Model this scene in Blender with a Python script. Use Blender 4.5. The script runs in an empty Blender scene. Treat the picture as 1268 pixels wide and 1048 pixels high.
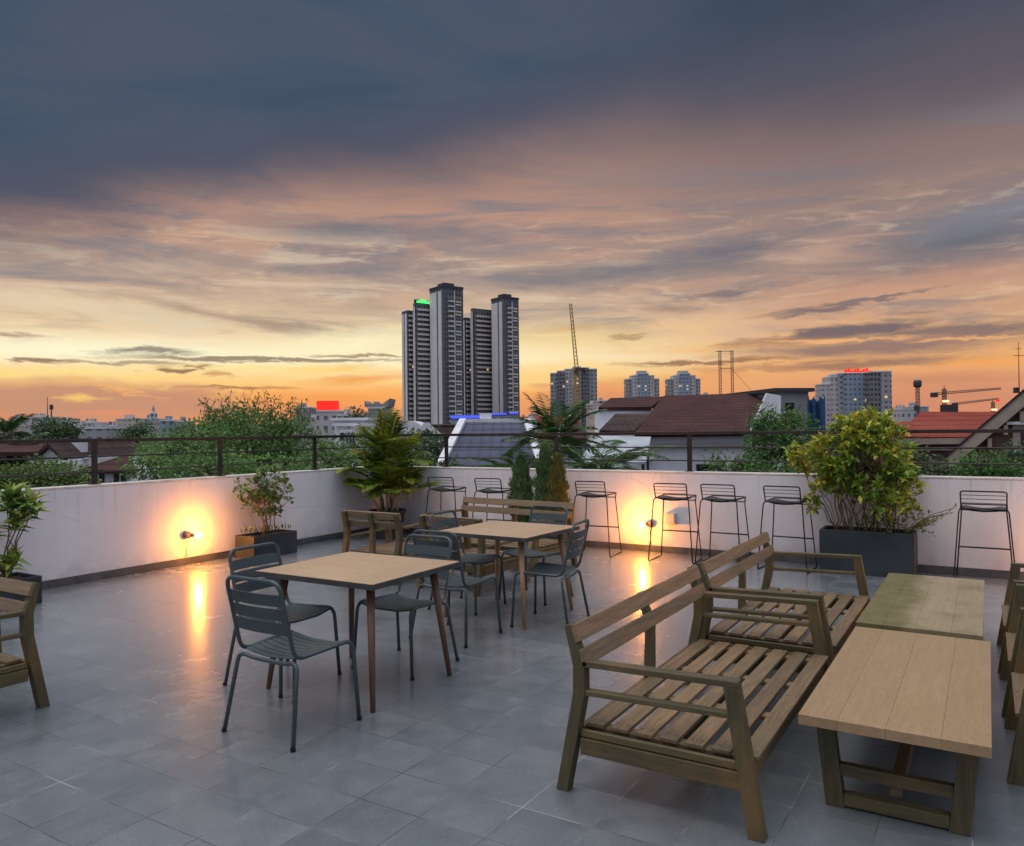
import bpy, math, random
from mathutils import Vector, Matrix
sc = bpy.context.scene
COL = sc.collection
rnd = random.Random(7)
PI = math.pi
rad = math.radians

# ---------------------------------------------------------------- camera frame
FPX, PITCH, ROLL, YAW, EYE = 962.0, 0.00984, -0.01072, -0.5497, 1.6
_f = Vector((math.sin(YAW)*math.cos(PITCH), math.cos(YAW)*math.cos(PITCH), math.sin(PITCH)))
_r = Vector((math.cos(YAW), -math.sin(YAW), 0)); _u = _r.cross(_f)
CR = _r*math.cos(ROLL)+_u*math.sin(ROLL); CU = -_r*math.sin(ROLL)+_u*math.cos(ROLL); CF = _f
F0 = Vector((math.sin(YAW), math.cos(YAW), 0)); R0 = Vector((math.cos(YAW), -math.sin(YAW), 0))
def at(px, py, d):
    """surveyed position: a sight line of the photograph taken d metres out"""
    return Vector((0, 0, EYE)) + (CF + CR*((px-634)/FPX) + CU*(-(py-524)/FPX))*d
def col_at(px, d):
    p = at(px, 531, d); return p.x, p.y
def ztop(px, py, d): return at(px, py, d).z
GROUND = -14.0

# ---------------------------------------------------------------- materials
def s2l(c):
    c = c/255.0
    return c/12.92 if c <= 0.04045 else ((c+0.055)/1.055)**2.4
def rgb(r, g, b): return (s2l(r), s2l(g), s2l(b), 1)
class NT:
    def __init__(s, nt): s.t = nt; s.n = nt.nodes; s.l = nt.links
    def new(s, typ, **k):
        n = s.n.new(typ)
        for a, v in k.items(): setattr(n, a, v)
        return n
    def put(s, sock, v):
        if v is None: return
        if isinstance(v, bpy.types.NodeSocket): s.l.new(v, sock)
        else: sock.default_value = v
    def math(s, op, a, b=None, c=None, clamp=False):
        n = s.new('ShaderNodeMath', operation=op); n.use_clamp = clamp
        s.put(n.inputs[0], a); s.put(n.inputs[1], b); s.put(n.inputs[2], c)
        return n.outputs[0]
    def mix(s, f, a, b, mode='MIX'):
        n = s.new('ShaderNodeMix', data_type='RGBA', blend_type=mode)
        s.put(n.inputs[0], f); s.put(n.inputs[6], a); s.put(n.inputs[7], b)
        return n.outputs[2]
    def ramp(s, f, stops, interp='LINEAR'):
        n = s.new('ShaderNodeValToRGB'); cr = n.color_ramp; cr.interpolation = interp
        while len(cr.elements) > 1: cr.elements.remove(cr.elements[-1])
        cr.elements[0].position = stops[0][0]; cr.elements[0].color = stops[0][1]
        for p, c in stops[1:]:
            e = cr.elements.new(p); e.color = c
        s.put(n.inputs[0], f); return n.outputs[0]
    def mapr(s, v, a, b, c=0.0, d=1.0, smooth=False):
        n = s.new('ShaderNodeMapRange'); n.clamp = True
        if smooth: n.interpolation_type = 'SMOOTHSTEP'
        s.put(n.inputs[0], v)
        for i, x in enumerate((a, b, c, d)): n.inputs[i+1].default_value = x
        return n.outputs[0]
    def noise(s, vec, scale, detail=3, rough=.5, dist=0.0):
        n = s.new('ShaderNodeTexNoise'); s.put(n.inputs['Vector'], vec)
        n.inputs['Scale'].default_value = scale; n.inputs['Detail'].default_value = detail
        n.inputs['Roughness'].default_value = rough; n.inputs['Distortion'].default_value = dist
        return n.outputs[0]
    def mapping(s, vec, scale=(1, 1, 1), loc=(0, 0, 0), rot=(0, 0, 0)):
        n = s.new('ShaderNodeMapping'); s.put(n.inputs[0], vec)
        n.inputs[1].default_value = loc; n.inputs[2].default_value = rot; n.inputs[3].default_value = scale
        return n.outputs[0]
def mat(name):
    m = bpy.data.materials.new(name); m.use_nodes = True
    t = NT(m.node_tree); b = m.node_tree.nodes['Principled BSDF']
    return m, t, b
def coords(t, which='Object'): return t.new('ShaderNodeTexCoord').outputs[which]
def bump(t, b, h, strength=.3, dist=.01):
    n = t.new('ShaderNodeBump'); n.inputs['Strength'].default_value = strength; n.inputs['Distance'].default_value = dist
    t.put(n.inputs['Height'], h); t.l.new(n.outputs[0], b.inputs['Normal'])

def simple(name, c, rough=.6, metal=0, var=.25, scale=3.0, bmp=0.0, c2=None, bscale=None):
    m, t, b = mat(name)
    co = coords(t)
    n1 = t.noise(co, scale, 5, .6)
    dark = tuple(x*(1-var) for x in c[:3])+(1,)
    lite = c2 if c2 else tuple(min(1, x*(1+var)) for x in c[:3])+(1,)
    t.put(b.inputs['Base Color'], t.ramp(n1, [(.3, dark), (.7, lite)]))
    t.put(b.inputs['Roughness'], t.mapr(t.noise(co, scale*4, 3), .3, .7, max(0, rough-.1), min(1, rough+.1)))
    b.inputs['Metallic'].default_value = metal
    if bmp: bump(t, b, t.noise(co, bscale or scale*8, 4), bmp, .01)
    return m

def wood(name, axis, light, dark, stain=None, rough=.62, stain_amt=.5, vary=True):
    """planks with the grain along one axis, a slightly different tone for each plank"""
    m, t, b = mat(name)
    co = coords(t)
    sc_ = {'x': (1.5, 22, 22), 'y': (22, 1.5, 22), 'z': (22, 22, 1.5)}[axis]
    g = t.noise(t.mapping(co, sc_), 2.0, 6, .65, .6)
    g2 = t.noise(t.mapping(co, tuple(v*3 for v in sc_)), 4.0, 3, .6)
    isl = t.new('ShaderNodeNewGeometry').outputs['Random Per Island']
    c = t.ramp(g, [(.30, dark), (.52, tuple((a+b_)/2 for a, b_ in zip(light, dark))), (.72, light)])
    c = t.mix(t.mapr(g2, .35, .65, 0, .35), c, tuple(v*.55 for v in dark[:3])+(1,))
    c = t.mix(1.0, c, t.ramp(isl, [(0, (.70, .68, .66, 1)), (.5, (1, 1, 1, 1)), (1, (1.25, 1.2, 1.12, 1))] if vary else [(0, (.94, .93, .92, 1)), (1, (1.05, 1.05, 1.05, 1))]), 'MULTIPLY')
    if stain:
        w = t.noise(co, 2.3, 4, .6, .3)
        c = t.mix(t.mapr(w, .45, .72, 0, stain_amt, True), c, stain)
    t.put(b.inputs['Base Color'], c)
    t.put(b.inputs['Roughness'], t.mapr(g, .3, .7, rough+.1, rough-.1))
    bump(t, b, g2, .35, .004)
    return m

def leafmat(name, cols, rough=.5, trans=.25, isl_amt=.62):
    m, t, b = mat(name)
    isl = t.new('ShaderNodeNewGeometry').outputs['Random Per Island']
    co = coords(t)
    v = t.math('MULTIPLY_ADD', t.noise(co, 1.3, 2), .9, t.math('MULTIPLY', isl, isl_amt))
    v = t.math('SUBTRACT', v, isl_amt*.5-.05)
    c = t.ramp(v, [(i/(len(cols)-1), c) for i, c in enumerate(cols)])
    t.put(b.inputs['Base Color'], c); b.inputs['Roughness'].default_value = rough
    tr = t.new('ShaderNodeBsdfTranslucent'); t.put(tr.inputs[0], c)
    mx = t.new('ShaderNodeMixShader'); mx.inputs[0].default_value = trans
    out = t.n['Material Output']
    t.l.new(b.outputs[0], mx.inputs[1]); t.l.new(tr.outputs[0], mx.inputs[2]); t.l.new(mx.outputs[0], out.inputs[0])
    return m

def emit(name, c, s):
    m, t, b = mat(name)
    b.inputs['Base Color'].default_value = c
    b.inputs['Emission Color'].default_value = c; b.inputs['Emission Strength'].default_value = s
    return m

# ---------------------------------------------------------------- mesh builder
class MB:
    def __init__(s): s.v = []; s.f = []
    def quad(s, a, b, c, d):
        i = len(s.v); s.v += [tuple(a), tuple(b), tuple(c), tuple(d)]; s.f.append((i, i+1, i+2, i+3)); return s
    def tri(s, a, b, c):
        i = len(s.v); s.v += [tuple(a), tuple(b), tuple(c)]; s.f.append((i, i+1, i+2)); return s
    def hexa(s, p):
        """8 corners: bottom 4 ccw, top 4 ccw"""
        i = len(s.v); s.v += [tuple(q) for q in p]
        for f in ((3, 2, 1, 0), (4, 5, 6, 7), (0, 1, 5, 4), (1, 2, 6, 5), (2, 3, 7, 6), (3, 0, 4, 7)):
            s.f.append(tuple(i+k for k in f))
        return s
    def box(s, x0, x1, y0, y1, z0, z1):
        return s.hexa([(x0, y0, z0), (x1, y0, z0), (x1, y1, z0), (x0, y1, z0), (x0, y0, z1), (x1, y0, z1), (x1, y1, z1), (x0, y1, z1)])
    def obox(s, c, w, d, h, rz=0):
        """box on its base centre c, turned rz"""
        ca, sa = math.cos(rz), math.sin(rz); P = []
        for z in (0, h):
            for x, y in ((-w/2, -d/2), (w/2, -d/2), (w/2, d/2), (-w/2, d/2)):
                P.append((c[0]+x*ca-y*sa, c[1]+x*sa+y*ca, c[2]+z))
        return s.hexa(P)
    def beam(s, a, b, w, h, up=(0, 0, 1), w2=None, h2=None):
        a = Vector(a); b = Vector(b); d = (b-a).normalized(); up = Vector(up)
        side = d.cross(up)
        if side.length < 1e-4: side = d.cross(Vector((1, 0, 0)))
        side.normalize(); u = side.cross(d).normalized()
        w2 = w if w2 is None else w2; h2 = h if h2 is None else h2
        P = []
        for c, ww, hh in ((a, w, h), (b, w2, h2)):
            P += [c-side*ww/2-u*hh/2, c+side*ww/2-u*hh/2, c+side*ww/2+u*hh/2, c-side*ww/2+u*hh/2]
        return s.hexa(P)
    def prism(s, pts, a, b):
        """outline pts (list of 3D points) swept from offset a to offset b"""
        n = len(pts); i = len(s.v); a = Vector(a); b = Vector(b)
        s.v += [tuple(Vector(p)+a) for p in pts]+[tuple(Vector(p)+b) for p in pts]
        s.f.append(tuple(i+k for k in range(n))[::-1]); s.f.append(tuple(i+n+k for k in range(n)))
        for k in range(n):
            k2 = (k+1) % n; s.f.append((i+k, i+k2, i+n+k2, i+n+k))
        return s
    def tube(s, pts, r, n=8, r2=None, cap=True):
        pts = [Vector(p) for p in pts]; m = len(pts); i0 = len(s.v)
        prev = None
        for k, p in enumerate(pts):
            d = (pts[min(k+1, m-1)]-pts[max(k-1, 0)])
            d = d.normalized() if d.length > 1e-9 else Vector((0, 0, 1))
            if prev is None:
                ref = Vector((0, 0, 1)) if abs(d.z) < .9 else Vector((1, 0, 0))
                a = d.cross(ref).normalized()
            else:
                a = prev-d*prev.dot(d)
                a = a.normalized() if a.length > 1e-6 else d.cross(Vector((0, 0, 1))).normalized()
            prev = a; b = d.cross(a)
            rr = r if r2 is None else r+(r2-r)*k/max(1, m-1)
            for j in range(n):
                an = 2*PI*j/n; s.v.append(tuple(p+a*math.cos(an)*rr+b*math.sin(an)*rr))
        for k in range(m-1):
            for j in range(n):
                j2 = (j+1) % n
                s.f.append((i0+k*n+j, i0+k*n+j2, i0+(k+1)*n+j2, i0+(k+1)*n+j))
        if cap:
            s.f.append(tuple(i0+j for j in range(n))[::-1]); s.f.append(tuple(i0+(m-1)*n+j for j in range(n)))
        return s
    def lathe(s, prof, c=(0, 0, 0), n=20, sx=1, sy=1):
        i0 = len(s.v); m = len(prof)
        for r, z in prof:
            for j in range(n):
                an = 2*PI*j/n; s.v.append((c[0]+r*math.cos(an)*sx, c[1]+r*math.sin(an)*sy, c[2]+z))
        for k in range(m-1):
            for j in range(n):
                j2 = (j+1) % n; s.f.append((i0+k*n+j, i0+k*n+j2, i0+(k+1)*n+j2, i0+(k+1)*n+j))
        s.f.append(tuple(i0+j for j in range(n))[::-1]); s.f.append(tuple(i0+(m-1)*n+j for j in range(n)))
        return s
    def sphere(s, c, r, n=14, m=8, sx=1, sy=1, sz=1):
        prof = [(max(1e-4, r*math.sin(PI*k/m)), -r*sz*math.cos(PI*k/m)) for k in range(m+1)]
        return s.lathe(prof, c, n, sx, sy)
    def leaf(s, p, d, up, L, W, fold=.15):
        """pointed leaf of two folded halves"""
        d = d.normalized(); side = d.cross(up)
        if side.length < 1e-4: side = Vector((1, 0, 0))
        side.normalize(); n = side.cross(d)
        a = p; m_ = p+d*L*.5-n*L*.04; e = p+d*L-n*L*.12
        l = p+d*L*.45+side*W*.5+n*W*fold; r = p+d*L*.45-side*W*.5+n*W*fold
        i = len(s.v); s.v += [tuple(a), tuple(r), tuple(e), tuple(l), tuple(m_)]
        s.f += [(i, i+1, i+4), (i+1, i+2, i+4), (i+2, i+3, i+4), (i+3, i, i+4)]
        return s
    def build(s, name, m, parent=None, smooth=False, bevel=0, loc=None):
        me = bpy.data.meshes.new(name); me.from_pydata(s.v, [], s.f); me.materials.append(m)
        if smooth:
            me.polygons.foreach_set('use_smooth', [True]*len(me.polygons))
        me.update()
        o = bpy.data.objects.new(name, me); COL.objects.link(o)
        if parent: o.parent = parent
        if loc: o.location = loc
        if bevel:
            bv = o.modifiers.new('bevel', 'BEVEL'); bv.width = bevel; bv.segments = 2; bv.limit_method = 'ANGLE'
        return o
def bend(pts, r, n=5):
    """round the corners of a polyline"""
    pts = [Vector(p) for p in pts]; out = [pts[0]]
    for k in range(1, len(pts)-1):
        a, b, c = pts[k-1], pts[k], pts[k+1]
        rr = min(r, (a-b).length*.48, (c-b).length*.48)
        p = b+(a-b).normalized()*rr; q = b+(c-b).normalized()*rr
        for j in range(n+1):
            t = j/n; out.append(p*(1-t)**2+b*2*t*(1-t)+q*t*t)
    out.append(pts[-1]); return out
def tag(o, label=None, cat=None, group=None, kind=None):
    if label: o['label'] = label
    if cat: o['category'] = cat
    if group: o['group'] = group
    if kind: o['kind'] = kind
    return o
def thing(name, label, cat, loc=(0, 0, 0), rz=0, group=None):
    o = bpy.data.objects.new(name, None); COL.objects.link(o); o.empty_display_size = .2
    o.location = loc; o.rotation_euler = (0, 0, rz)
    return tag(o, label, cat, group)
KIDS = {}
def dup(root, loc, rz, label=None):
    def cp(o, parent):
        c = o.copy(); COL.objects.link(c); c.parent = parent
        for ch in [x for x in bpy.data.objects if x.parent == o]: cp(ch, c)
        return c
    r = cp(root, None); r.location = loc; r.rotation_euler = (0, 0, rz)
    if label: r['label'] = label
    return r
# ---------------------------------------------------------------- sky (dusk, a slate cloud deck over a sunset band)
world = bpy.data.worlds.new("World"); sc.world = world; world.use_nodes = True
wt = NT(world.node_tree)
SKY_SIDE = (.36, .375, .47, 1); SKY_ZEN = (1.38, 1.47, 1.63, 1)
def build_sky(t):
    nv = t.new('ShaderNodeVectorMath', operation='SUBTRACT'); t.put(nv.inputs[0], t.new('ShaderNodeNewGeometry').outputs['Position']); nv.inputs[1].default_value = (0, 0, EYE)
    nn = t.new('ShaderNodeVectorMath', operation='NORMALIZE'); t.put(nn.inputs[0], nv.outputs[0])
    d = nn.outputs[0]
    def dot(v):
        n = t.new('ShaderNodeVectorMath', operation='DOT_PRODUCT'); t.put(n.inputs[0], d); n.inputs[1].default_value = v
        return n.outputs['Value']
    fx, rx, uz = dot(tuple(F0)), dot(tuple(R0)), dot((0, 0, 1))
    D = 180/PI
    az = t.math('MULTIPLY', t.math('ARCTAN2', rx, fx), D)
    el = t.math('MULTIPLY', t.math('ARCSINE', uz), D)
    comb = t.new('ShaderNodeCombineXYZ'); t.put(comb.inputs[0], az); t.put(comb.inputs[1], el)
    P = comb.outputs[0]
    def ae(px, py):
        v = at(px, py, 1)-Vector((0, 0, EYE)); v.normalize()
        return math.degrees(math.atan2(v.dot(R0), v.dot(F0))), math.degrees(math.asin(v.z))
    # cloud fields, stretched along the horizon
    nA = t.noise(t.mapping(P, (.035, .16, 1)), 1.0, 7, .58, .9)
    nB = t.noise(t.mapping(P, (.09, .42, 1), (3, 7, 0)), 1.0, 8, .6, 1.3)
    nC = t.noise(t.mapping(P, (.3, 1.5, 1), (11, 2, 0)), 1.0, 7, .62, .8)
    nC2 = t.noise(t.mapping(P, (.25, 1.1, 1), (31, 22, 0)), 1.0, 5, .65, .6)
    nD = t.noise(t.mapping(P, (.05, .10, 1), (5, 1, 0)), 1.0, 4, .5, .4)
    elw = t.math('ADD', el, t.math('MULTIPLY', t.math('SUBTRACT', nB, .5), 1.6))
    def E(e): return e/36
    elf = t.math('DIVIDE', elw, 36)
    left = t.ramp(elf, [(0, rgb(218, 142, 114)), (E(1.2), rgb(230, 150, 104)), (E(2.6), rgb(250, 176, 100)), (E(3.8), rgb(255, 214, 140)), (E(5.2), rgb(255, 242, 200)),
        (E(6.4), rgb(248, 222, 178)), (E(7.8), rgb(224, 196, 160)), (E(9.6), rgb(203, 174, 150)), (E(11.6), rgb(184, 156, 140)), (E(13.6), rgb(193, 152, 132)), (E(16), rgb(182, 143, 126)), (E(20), rgb(150, 124, 118)), (1, rgb(120, 110, 115))])
    right = t.ramp(elf, [(0, rgb(214, 138, 104)), (E(1.2), rgb(218, 144, 110)), (E(3), rgb(228, 160, 114)), (E(4.4), rgb(234, 172, 112)), (E(6), rgb(230, 178, 124)),
        (E(7.6), rgb(214, 166, 130)), (E(9.4), rgb(186, 148, 128)), (E(11.6), rgb(158, 136, 130)), (E(14), rgb(148, 128, 124)), (E(17), rgb(140, 118, 114)), (E(21), rgb(114, 99, 102)), (E(25), rgb(88, 84, 96)), (1, rgb(66, 74, 90))])
    base = t.mix(t.mapr(az, 0, 24, 0, 1, True), left, right)
    # mid-height grey veils
    band = t.math('MULTIPLY', t.mapr(el, 6, 9.5, 0, 1, True), t.mapr(el, 17, 21, 1, 0, True))
    veil = t.math('MULTIPLY', band, t.mapr(nA, .46, .66, 0, .7, True))
    base = t.mix(veil, base, rgb(118, 120, 130))
    veil2 = t.math('MULTIPLY', t.math('MULTIPLY', t.mapr(el, 3.0, 5.5, 0, 1, True), t.mapr(el, 15, 19, 1, 0, True)), t.mapr(nB, .54, .70, 0, .5, True))
    base = t.mix(veil2, base, rgb(136, 126, 128))
    lite = t.math('MULTIPLY', t.math('MULTIPLY', t.mapr(el, 5, 7, 0, 1, True), t.mapr(el, 13, 17, 1, 0, True)), t.mapr(nC, .52, .70, 0, .4, True))
    base = t.mix(lite, base, rgb(236, 206, 172))
    nE = t.noise(t.mapping(P, (.07, .55, 1), (17, 4, 0), (0, 0, rad(-4))), 1.0, 6, .6, .5)
    wsp = t.math('MULTIPLY', t.math('MULTIPLY', t.mapr(el, 5.5, 8.5, 0, 1, True), t.mapr(el, 15, 20, 1, 0, True)), t.mapr(nE, .50, .64, 0, .60, True))
    base = t.mix(wsp, base, rgb(124, 124, 132))
    lit2 = t.math('MULTIPLY', t.math('MULTIPLY', t.mapr(el, 5, 7, 0, 1, True), t.mapr(el, 12, 17, 1, 0, True)), t.mapr(nE, .49, .38, 0, .5, True))
    base = t.mix(lit2, base, t.mix(t.mapr(az, 0, 24, 0, 1), rgb(228, 208, 180), rgb(206, 164, 138)))
    # individual clouds: azimuth/elevation, half sizes, tilt, tone, cover
    wx = t.math('MULTIPLY_ADD', nC, 2.2, -1.1); wy = t.math('MULTIPLY_ADD', nC2, 2.2, -1.1)
    cw = t.new('ShaderNodeCombineXYZ'); t.put(cw.inputs[0], t.math('MULTIPLY_ADD', wx, 3.0, az)); t.put(cw.inputs[1], t.math('MULTIPLY_ADD', wy, .55, el))
    PW = cw.outputs[0]
    def cloud(base, px, py, rx_, ry_, rot, c, op, rag=.35, soft=.55):
        a, e = ae(px, py); k = math.cos(math.radians(a)); sx = math.degrees(rx_/FPX)*k; sy = math.degrees(ry_/FPX)*k
        sq = t.new('ShaderNodeVectorMath', operation='MULTIPLY_ADD')   # makes the clouds evaluate one after another
        t.put(sq.inputs[0], base); sq.inputs[1].default_value = (1e-7, 1e-7, 1e-7); t.put(sq.inputs[2], PW)
        m = t.new('ShaderNodeMapping', vector_type='TEXTURE'); t.put(m.inputs[0], sq.outputs[0])
        m.inputs[1].default_value = (a, e, 0); m.inputs[2].default_value = (0, 0, rad(rot)); m.inputs[3].default_value = (sx, sy, 1)
        n = t.new('ShaderNodeVectorMath', operation='LENGTH'); t.put(n.inputs[0], m.outputs[0])
        return t.mix(t.mapr(n.outputs['Value'], 1.25, 1.25-soft*1.6, 0, op), base, c)
    CL = [
        (440, 284, 150, 16, 2, (110, 112, 124), .8, .25, .7), (330, 268, 70, 8, 3, (150, 130, 126), .45, .3, .7),
        (110, 306, 120, 14, 3, (142, 132, 132), .5, .3, .7), (40, 330, 90, 14, 0, (132, 130, 136), .55, .3, .7),
        (190, 330, 70, 10, 0, (205, 180, 158), .55, .4, .7), (280, 322, 80, 12, -5, (120, 124, 130), .35, .4, .7),
        (60, 372, 110, 13, 0, (232, 214, 178), .6, .5, .7), (200, 352, 80, 10, -8, (150, 138, 132), .55, .4, .7), (240, 384, 100, 8, -9, (160, 138, 122), .6, .35, .7), (340, 402, 90, 8, -6, (175, 145, 120), .5, .4, .7),
        (190, 396, 90, 9, 0, (230, 214, 182), .6, .4, .7), (400, 350, 100, 9, 0, (214, 182, 152), .5, .5, .7),
        (560, 340, 100, 16, 0, (128, 126, 130), .45, .4, .7), (640, 310, 110, 10, 2, (150, 140, 138), .5, .4, .7), (480, 376, 120, 12, 4, (206, 172, 140), .5, .4, .7),
        (760, 338, 170, 18, 4, (116, 116, 124), .8, .25, .7), (900, 312, 100, 17, 5, (106, 108, 120), .8, .3, .7), (880, 334, 90, 12, 0, (132, 122, 122), .5, .3, .7), (820, 296, 120, 7, 4, (190, 152, 132), .45, .3, .8),
        (1190, 300, 160, 34, 5, (96, 104, 118), .85, .2, .8), (1235, 262, 110, 16, 9, (118, 130, 148), .7, .25, .8), (1080, 275, 150, 7, 8, (176, 144, 130), .4, .3, .8),
        (1190, 338, 150, 12, 0, (168, 134, 122), .5, .3, .8), (1110, 355, 160, 12, 3, (205, 152, 126), .4, .3, .8), (860, 352, 120, 6, 2, (210, 160, 132), .4, .4, .8),
        (905, 363, 46, 5, 2, (118, 106, 112), .75, .5, .5), (940, 356, 90, 4, 5, (150, 128, 124), .5, .5, .6), (1060, 375, 85, 3.2, 7, (122, 108, 112), .8, .35, .45), (985, 386, 60, 4, 3, (130, 112, 112), .7, .5, .5), (1115, 388, 20, 2.5, 0, (150, 120, 112), .6, .4, .6),
        (820, 385, 30, 4, 0, (168, 134, 116), .6, .5, .6), (778, 418, 27, 3, 3, (146, 114, 96), .85, .3, .45), (700, 407, 60, 5, 4, (206, 152, 104), .5, .5, .7),
        (130, 434, 270, 19, 0, (255, 250, 214), .95, .35, .9), (430, 427, 160, 20, 6, (255, 248, 200), .95, .3, .9), (60, 462, 150, 6, 0, (255, 226, 140), .7, .4, .8),
        (320, 456, 160, 7, 0, (255, 222, 130), .6, .4, .8), (700, 420, 120, 20, 0, (254, 222, 146), .65, .3, .9), (690, 455, 110, 14, 0, (255, 206, 118), .55, .3, .9), (860, 402, 90, 12, 3, (248, 200, 140), .5, .35, .9),
        (185, 435, 62, 5, 1, (122, 106, 102), .8, .35, .5), (330, 446, 190, 3.2, 0, (140, 116, 98), .85, .3, .45), (150, 449, 90, 3, 0, (150, 124, 104), .7, .4, .5), (450, 440, 60, 2.2, 0, (150, 120, 96), .75, .3, .4), (52, 447, 34, 3.5, 0, (138, 100, 84), .8, .5, .4), (15, 415, 30, 4, 0, (160, 125, 110), .65, .5, .5),
        (206, 458, 17, 4.2, 0, (136, 100, 84), .85, .3, .4), (240, 455, 12, 3.5, 0, (160, 118, 90), .8, .4, .4), (270, 464, 20, 4, 0, (200, 144, 92), .7, .5, .5), (290, 480, 70, 2.2, 0, (168, 116, 84), .8, .3, .4),
        (75, 496, 185, 25, 0, (198, 146, 118), .95, .18, .4), (225, 500, 70, 20, 0, (204, 146, 116), .9, .2, .5), (100, 493, 27, 5, 0, (255, 208, 112), .95, .15, .8), (145, 482, 60, 3.5, -14, (246, 182, 112), .8, .2, .7), (130, 510, 40, 4, 0, (240, 146, 106), .7, .3, .7), (15, 518, 60, 6, 0, (240, 134, 98), .6, .3, .8),
        (420, 492, 110, 16, 0, (250, 156, 80), .7, .2, .9), (450, 468, 80, 6, 4, (242, 150, 74), .75, .25, .7), (420, 458, 60, 5, 0, (255, 206, 100), .6, .3, .7),
        (735, 500, 90, 24, 0, (222, 146, 108), .75, .2, .5), (700, 476, 40, 4, 3, (214, 138, 88), .6, .3, .6), (795, 474, 70, 10, 0, (228, 160, 104), .6, .3, .6), (888, 468, 45, 16, 0, (232, 158, 104), .6, .3, .6),
        (1055, 409, 80, 9, 2, (116, 102, 106), .95, .4, .4), (1190, 410, 110, 8, -1, (130, 110, 108), .9, .35, .45), (1080, 430, 180, 13, 0, (150, 120, 112), .95, .3, .55), (950, 424, 70, 6, 3, (150, 116, 104), .8, .45, .5),
        (1030, 421, 90, 2.2, -1, (250, 186, 122), .75, .45, .5), (1200, 419, 70, 2, 0, (244, 180, 120), .7, .45, .5), (870, 449, 105, 3, 0, (148, 108, 84), .85, .3, .45), (1080, 450, 110, 6, 0, (142, 112, 102), .8, .3, .5), (970, 455, 110, 5, 0, (176, 126, 98), .6, .3, .6),
        (1225, 447, 60, 7, 0, (246, 168, 92), .8, .25, .7), (1150, 470, 130, 8, 0, (182, 126, 100), .55, .3, .8), (860, 432, 110, 7, 0, (246, 184, 108), .5, .4, .8), (1190, 490, 140, 26, 0, (204, 138, 110), .75, .3, .8),
    ]
    for px, py, a, b_, r_, c, op, rag, soft in CL: base = cloud(base, px, py, a, b_, r_, rgb(*c), op, rag, soft)
    # the dark deck overhead, its soft rim rising to the right
    edge = t.math('ADD', t.math('MULTIPLY_ADD', az, .135, 19.9), t.math('MULTIPLY', t.math('MULTIPLY', az, az), -.0022))
    q = t.math('SUBTRACT', el, edge)
    q = t.math('ADD', q, t.math('MULTIPLY', t.math('SUBTRACT', nD, .5), 5))
    q = t.math('ADD', q, t.math('MULTIPLY', t.math('SUBTRACT', nA, .5), 4))
    slate = t.mix(t.mapr(az, -5, 30, 0, 1, True), rgb(70, 85, 104), rgb(62, 71, 85))
    slate = t.mix(t.mapr(nD, .35, .68, 0, .35, True), slate, rgb(78, 86, 104))
    slate = t.mix(t.mapr(nA, .44, .64, 0, .4, True), slate, rgb(88, 92, 108))
    slate = t.mix(t.mapr(nA, .50, .34, 0, .4, True), slate, rgb(58, 72, 92))
    slate = t.mix(t.mapr(q, 1, 5, .85, 0, True), slate, rgb(84, 84, 100))
    base = t.mix(t.mapr(q, -3.6, 3.0, 0, 1, True), base, slate)
    # sky out of view above and behind, brightened beyond dusk to light the terrace
    openm = t.math('MAXIMUM', t.mapr(el, 32, 50, 0, 1, True), t.mapr(t.math('ABSOLUTE', az), 44, 72, 0, 1, True))
    base = t.mix(openm, base, t.mix(t.mapr(uz, .42, .95, 0, 1, True), SKY_SIDE, SKY_ZEN))
    em = t.new('ShaderNodeEmission'); t.put(em.inputs[0], base); t.l.new(em.outputs[0], t.n['Material Output'].inputs[0])
skm = bpy.data.materials.new('dusk_sky'); skm.use_nodes = True
skm.node_tree.nodes.remove(skm.node_tree.nodes['Principled BSDF'])
build_sky(NT(skm.node_tree)); skm.cycles.emission_sampling = 'NONE'
b = MB(); NA, NE, RS = 60, 24, 3500.0
for j in range(NE+1):
    e = rad(-3+54*j/NE)
    for i in range(NA+1):
        a = rad(-74+148*i/NA); h = F0*math.cos(a)+R0*math.sin(a)
        b.v.append((h.x*math.cos(e)*RS, h.y*math.cos(e)*RS, math.sin(e)*RS+EYE))
for j in range(NE):
    for i in range(NA):
        k = j*(NA+1)+i; b.f.append((k, k+1, k+NA+2, k+NA+1))
tag(b.build('sky', skm, smooth=True), kind='structure')
def build_world(t):
    d = t.new('ShaderNodeTexCoord').outputs['Generated']
    def dot(v):
        n = t.new('ShaderNodeVectorMath', operation='DOT_PRODUCT'); t.put(n.inputs[0], d); n.inputs[1].default_value = v
        return n.outputs['Value']
    # brightened open sky all round; the quarter behind the cloud deck dome stays dim
    uz = dot((0, 0, 1)); fx = dot(tuple(F0))
    q = t.math('MULTIPLY', t.mapr(fx, .30, .36, 0, 1), t.mapr(uz, .77, .76, 0, 1))
    c = t.mix(t.mapr(uz, -.02, .0, 0, 1), (.06, .06, .07, 1), t.mix(t.mapr(uz, .42, .95, 0, 1, True), SKY_SIDE, SKY_ZEN))
    c = t.mix(q, c, (.02, .02, .03, 1))
    bg = t.n['Background']; t.put(bg.inputs[0], c); bg.inputs[1].default_value = 1.0
build_world(wt)
world.cycles.sampling_method = 'MANUAL'; world.cycles.sample_map_resolution = 256
fill_light = bpy.data.lights.new('overhead_fill', 'SUN'); fill_light.energy = .9; fill_light.angle = rad(25); fill_light.color = (1, .84, .70)  # broad warm fill added overhead; the dusk itself gives no direct light
so = bpy.data.objects.new('overhead_fill', fill_light); COL.objects.link(so)
so.rotation_euler = Vector((.25, .35, -1)).to_track_quat('-Z', 'Y').to_euler()
LAMP_E = 1250
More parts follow.
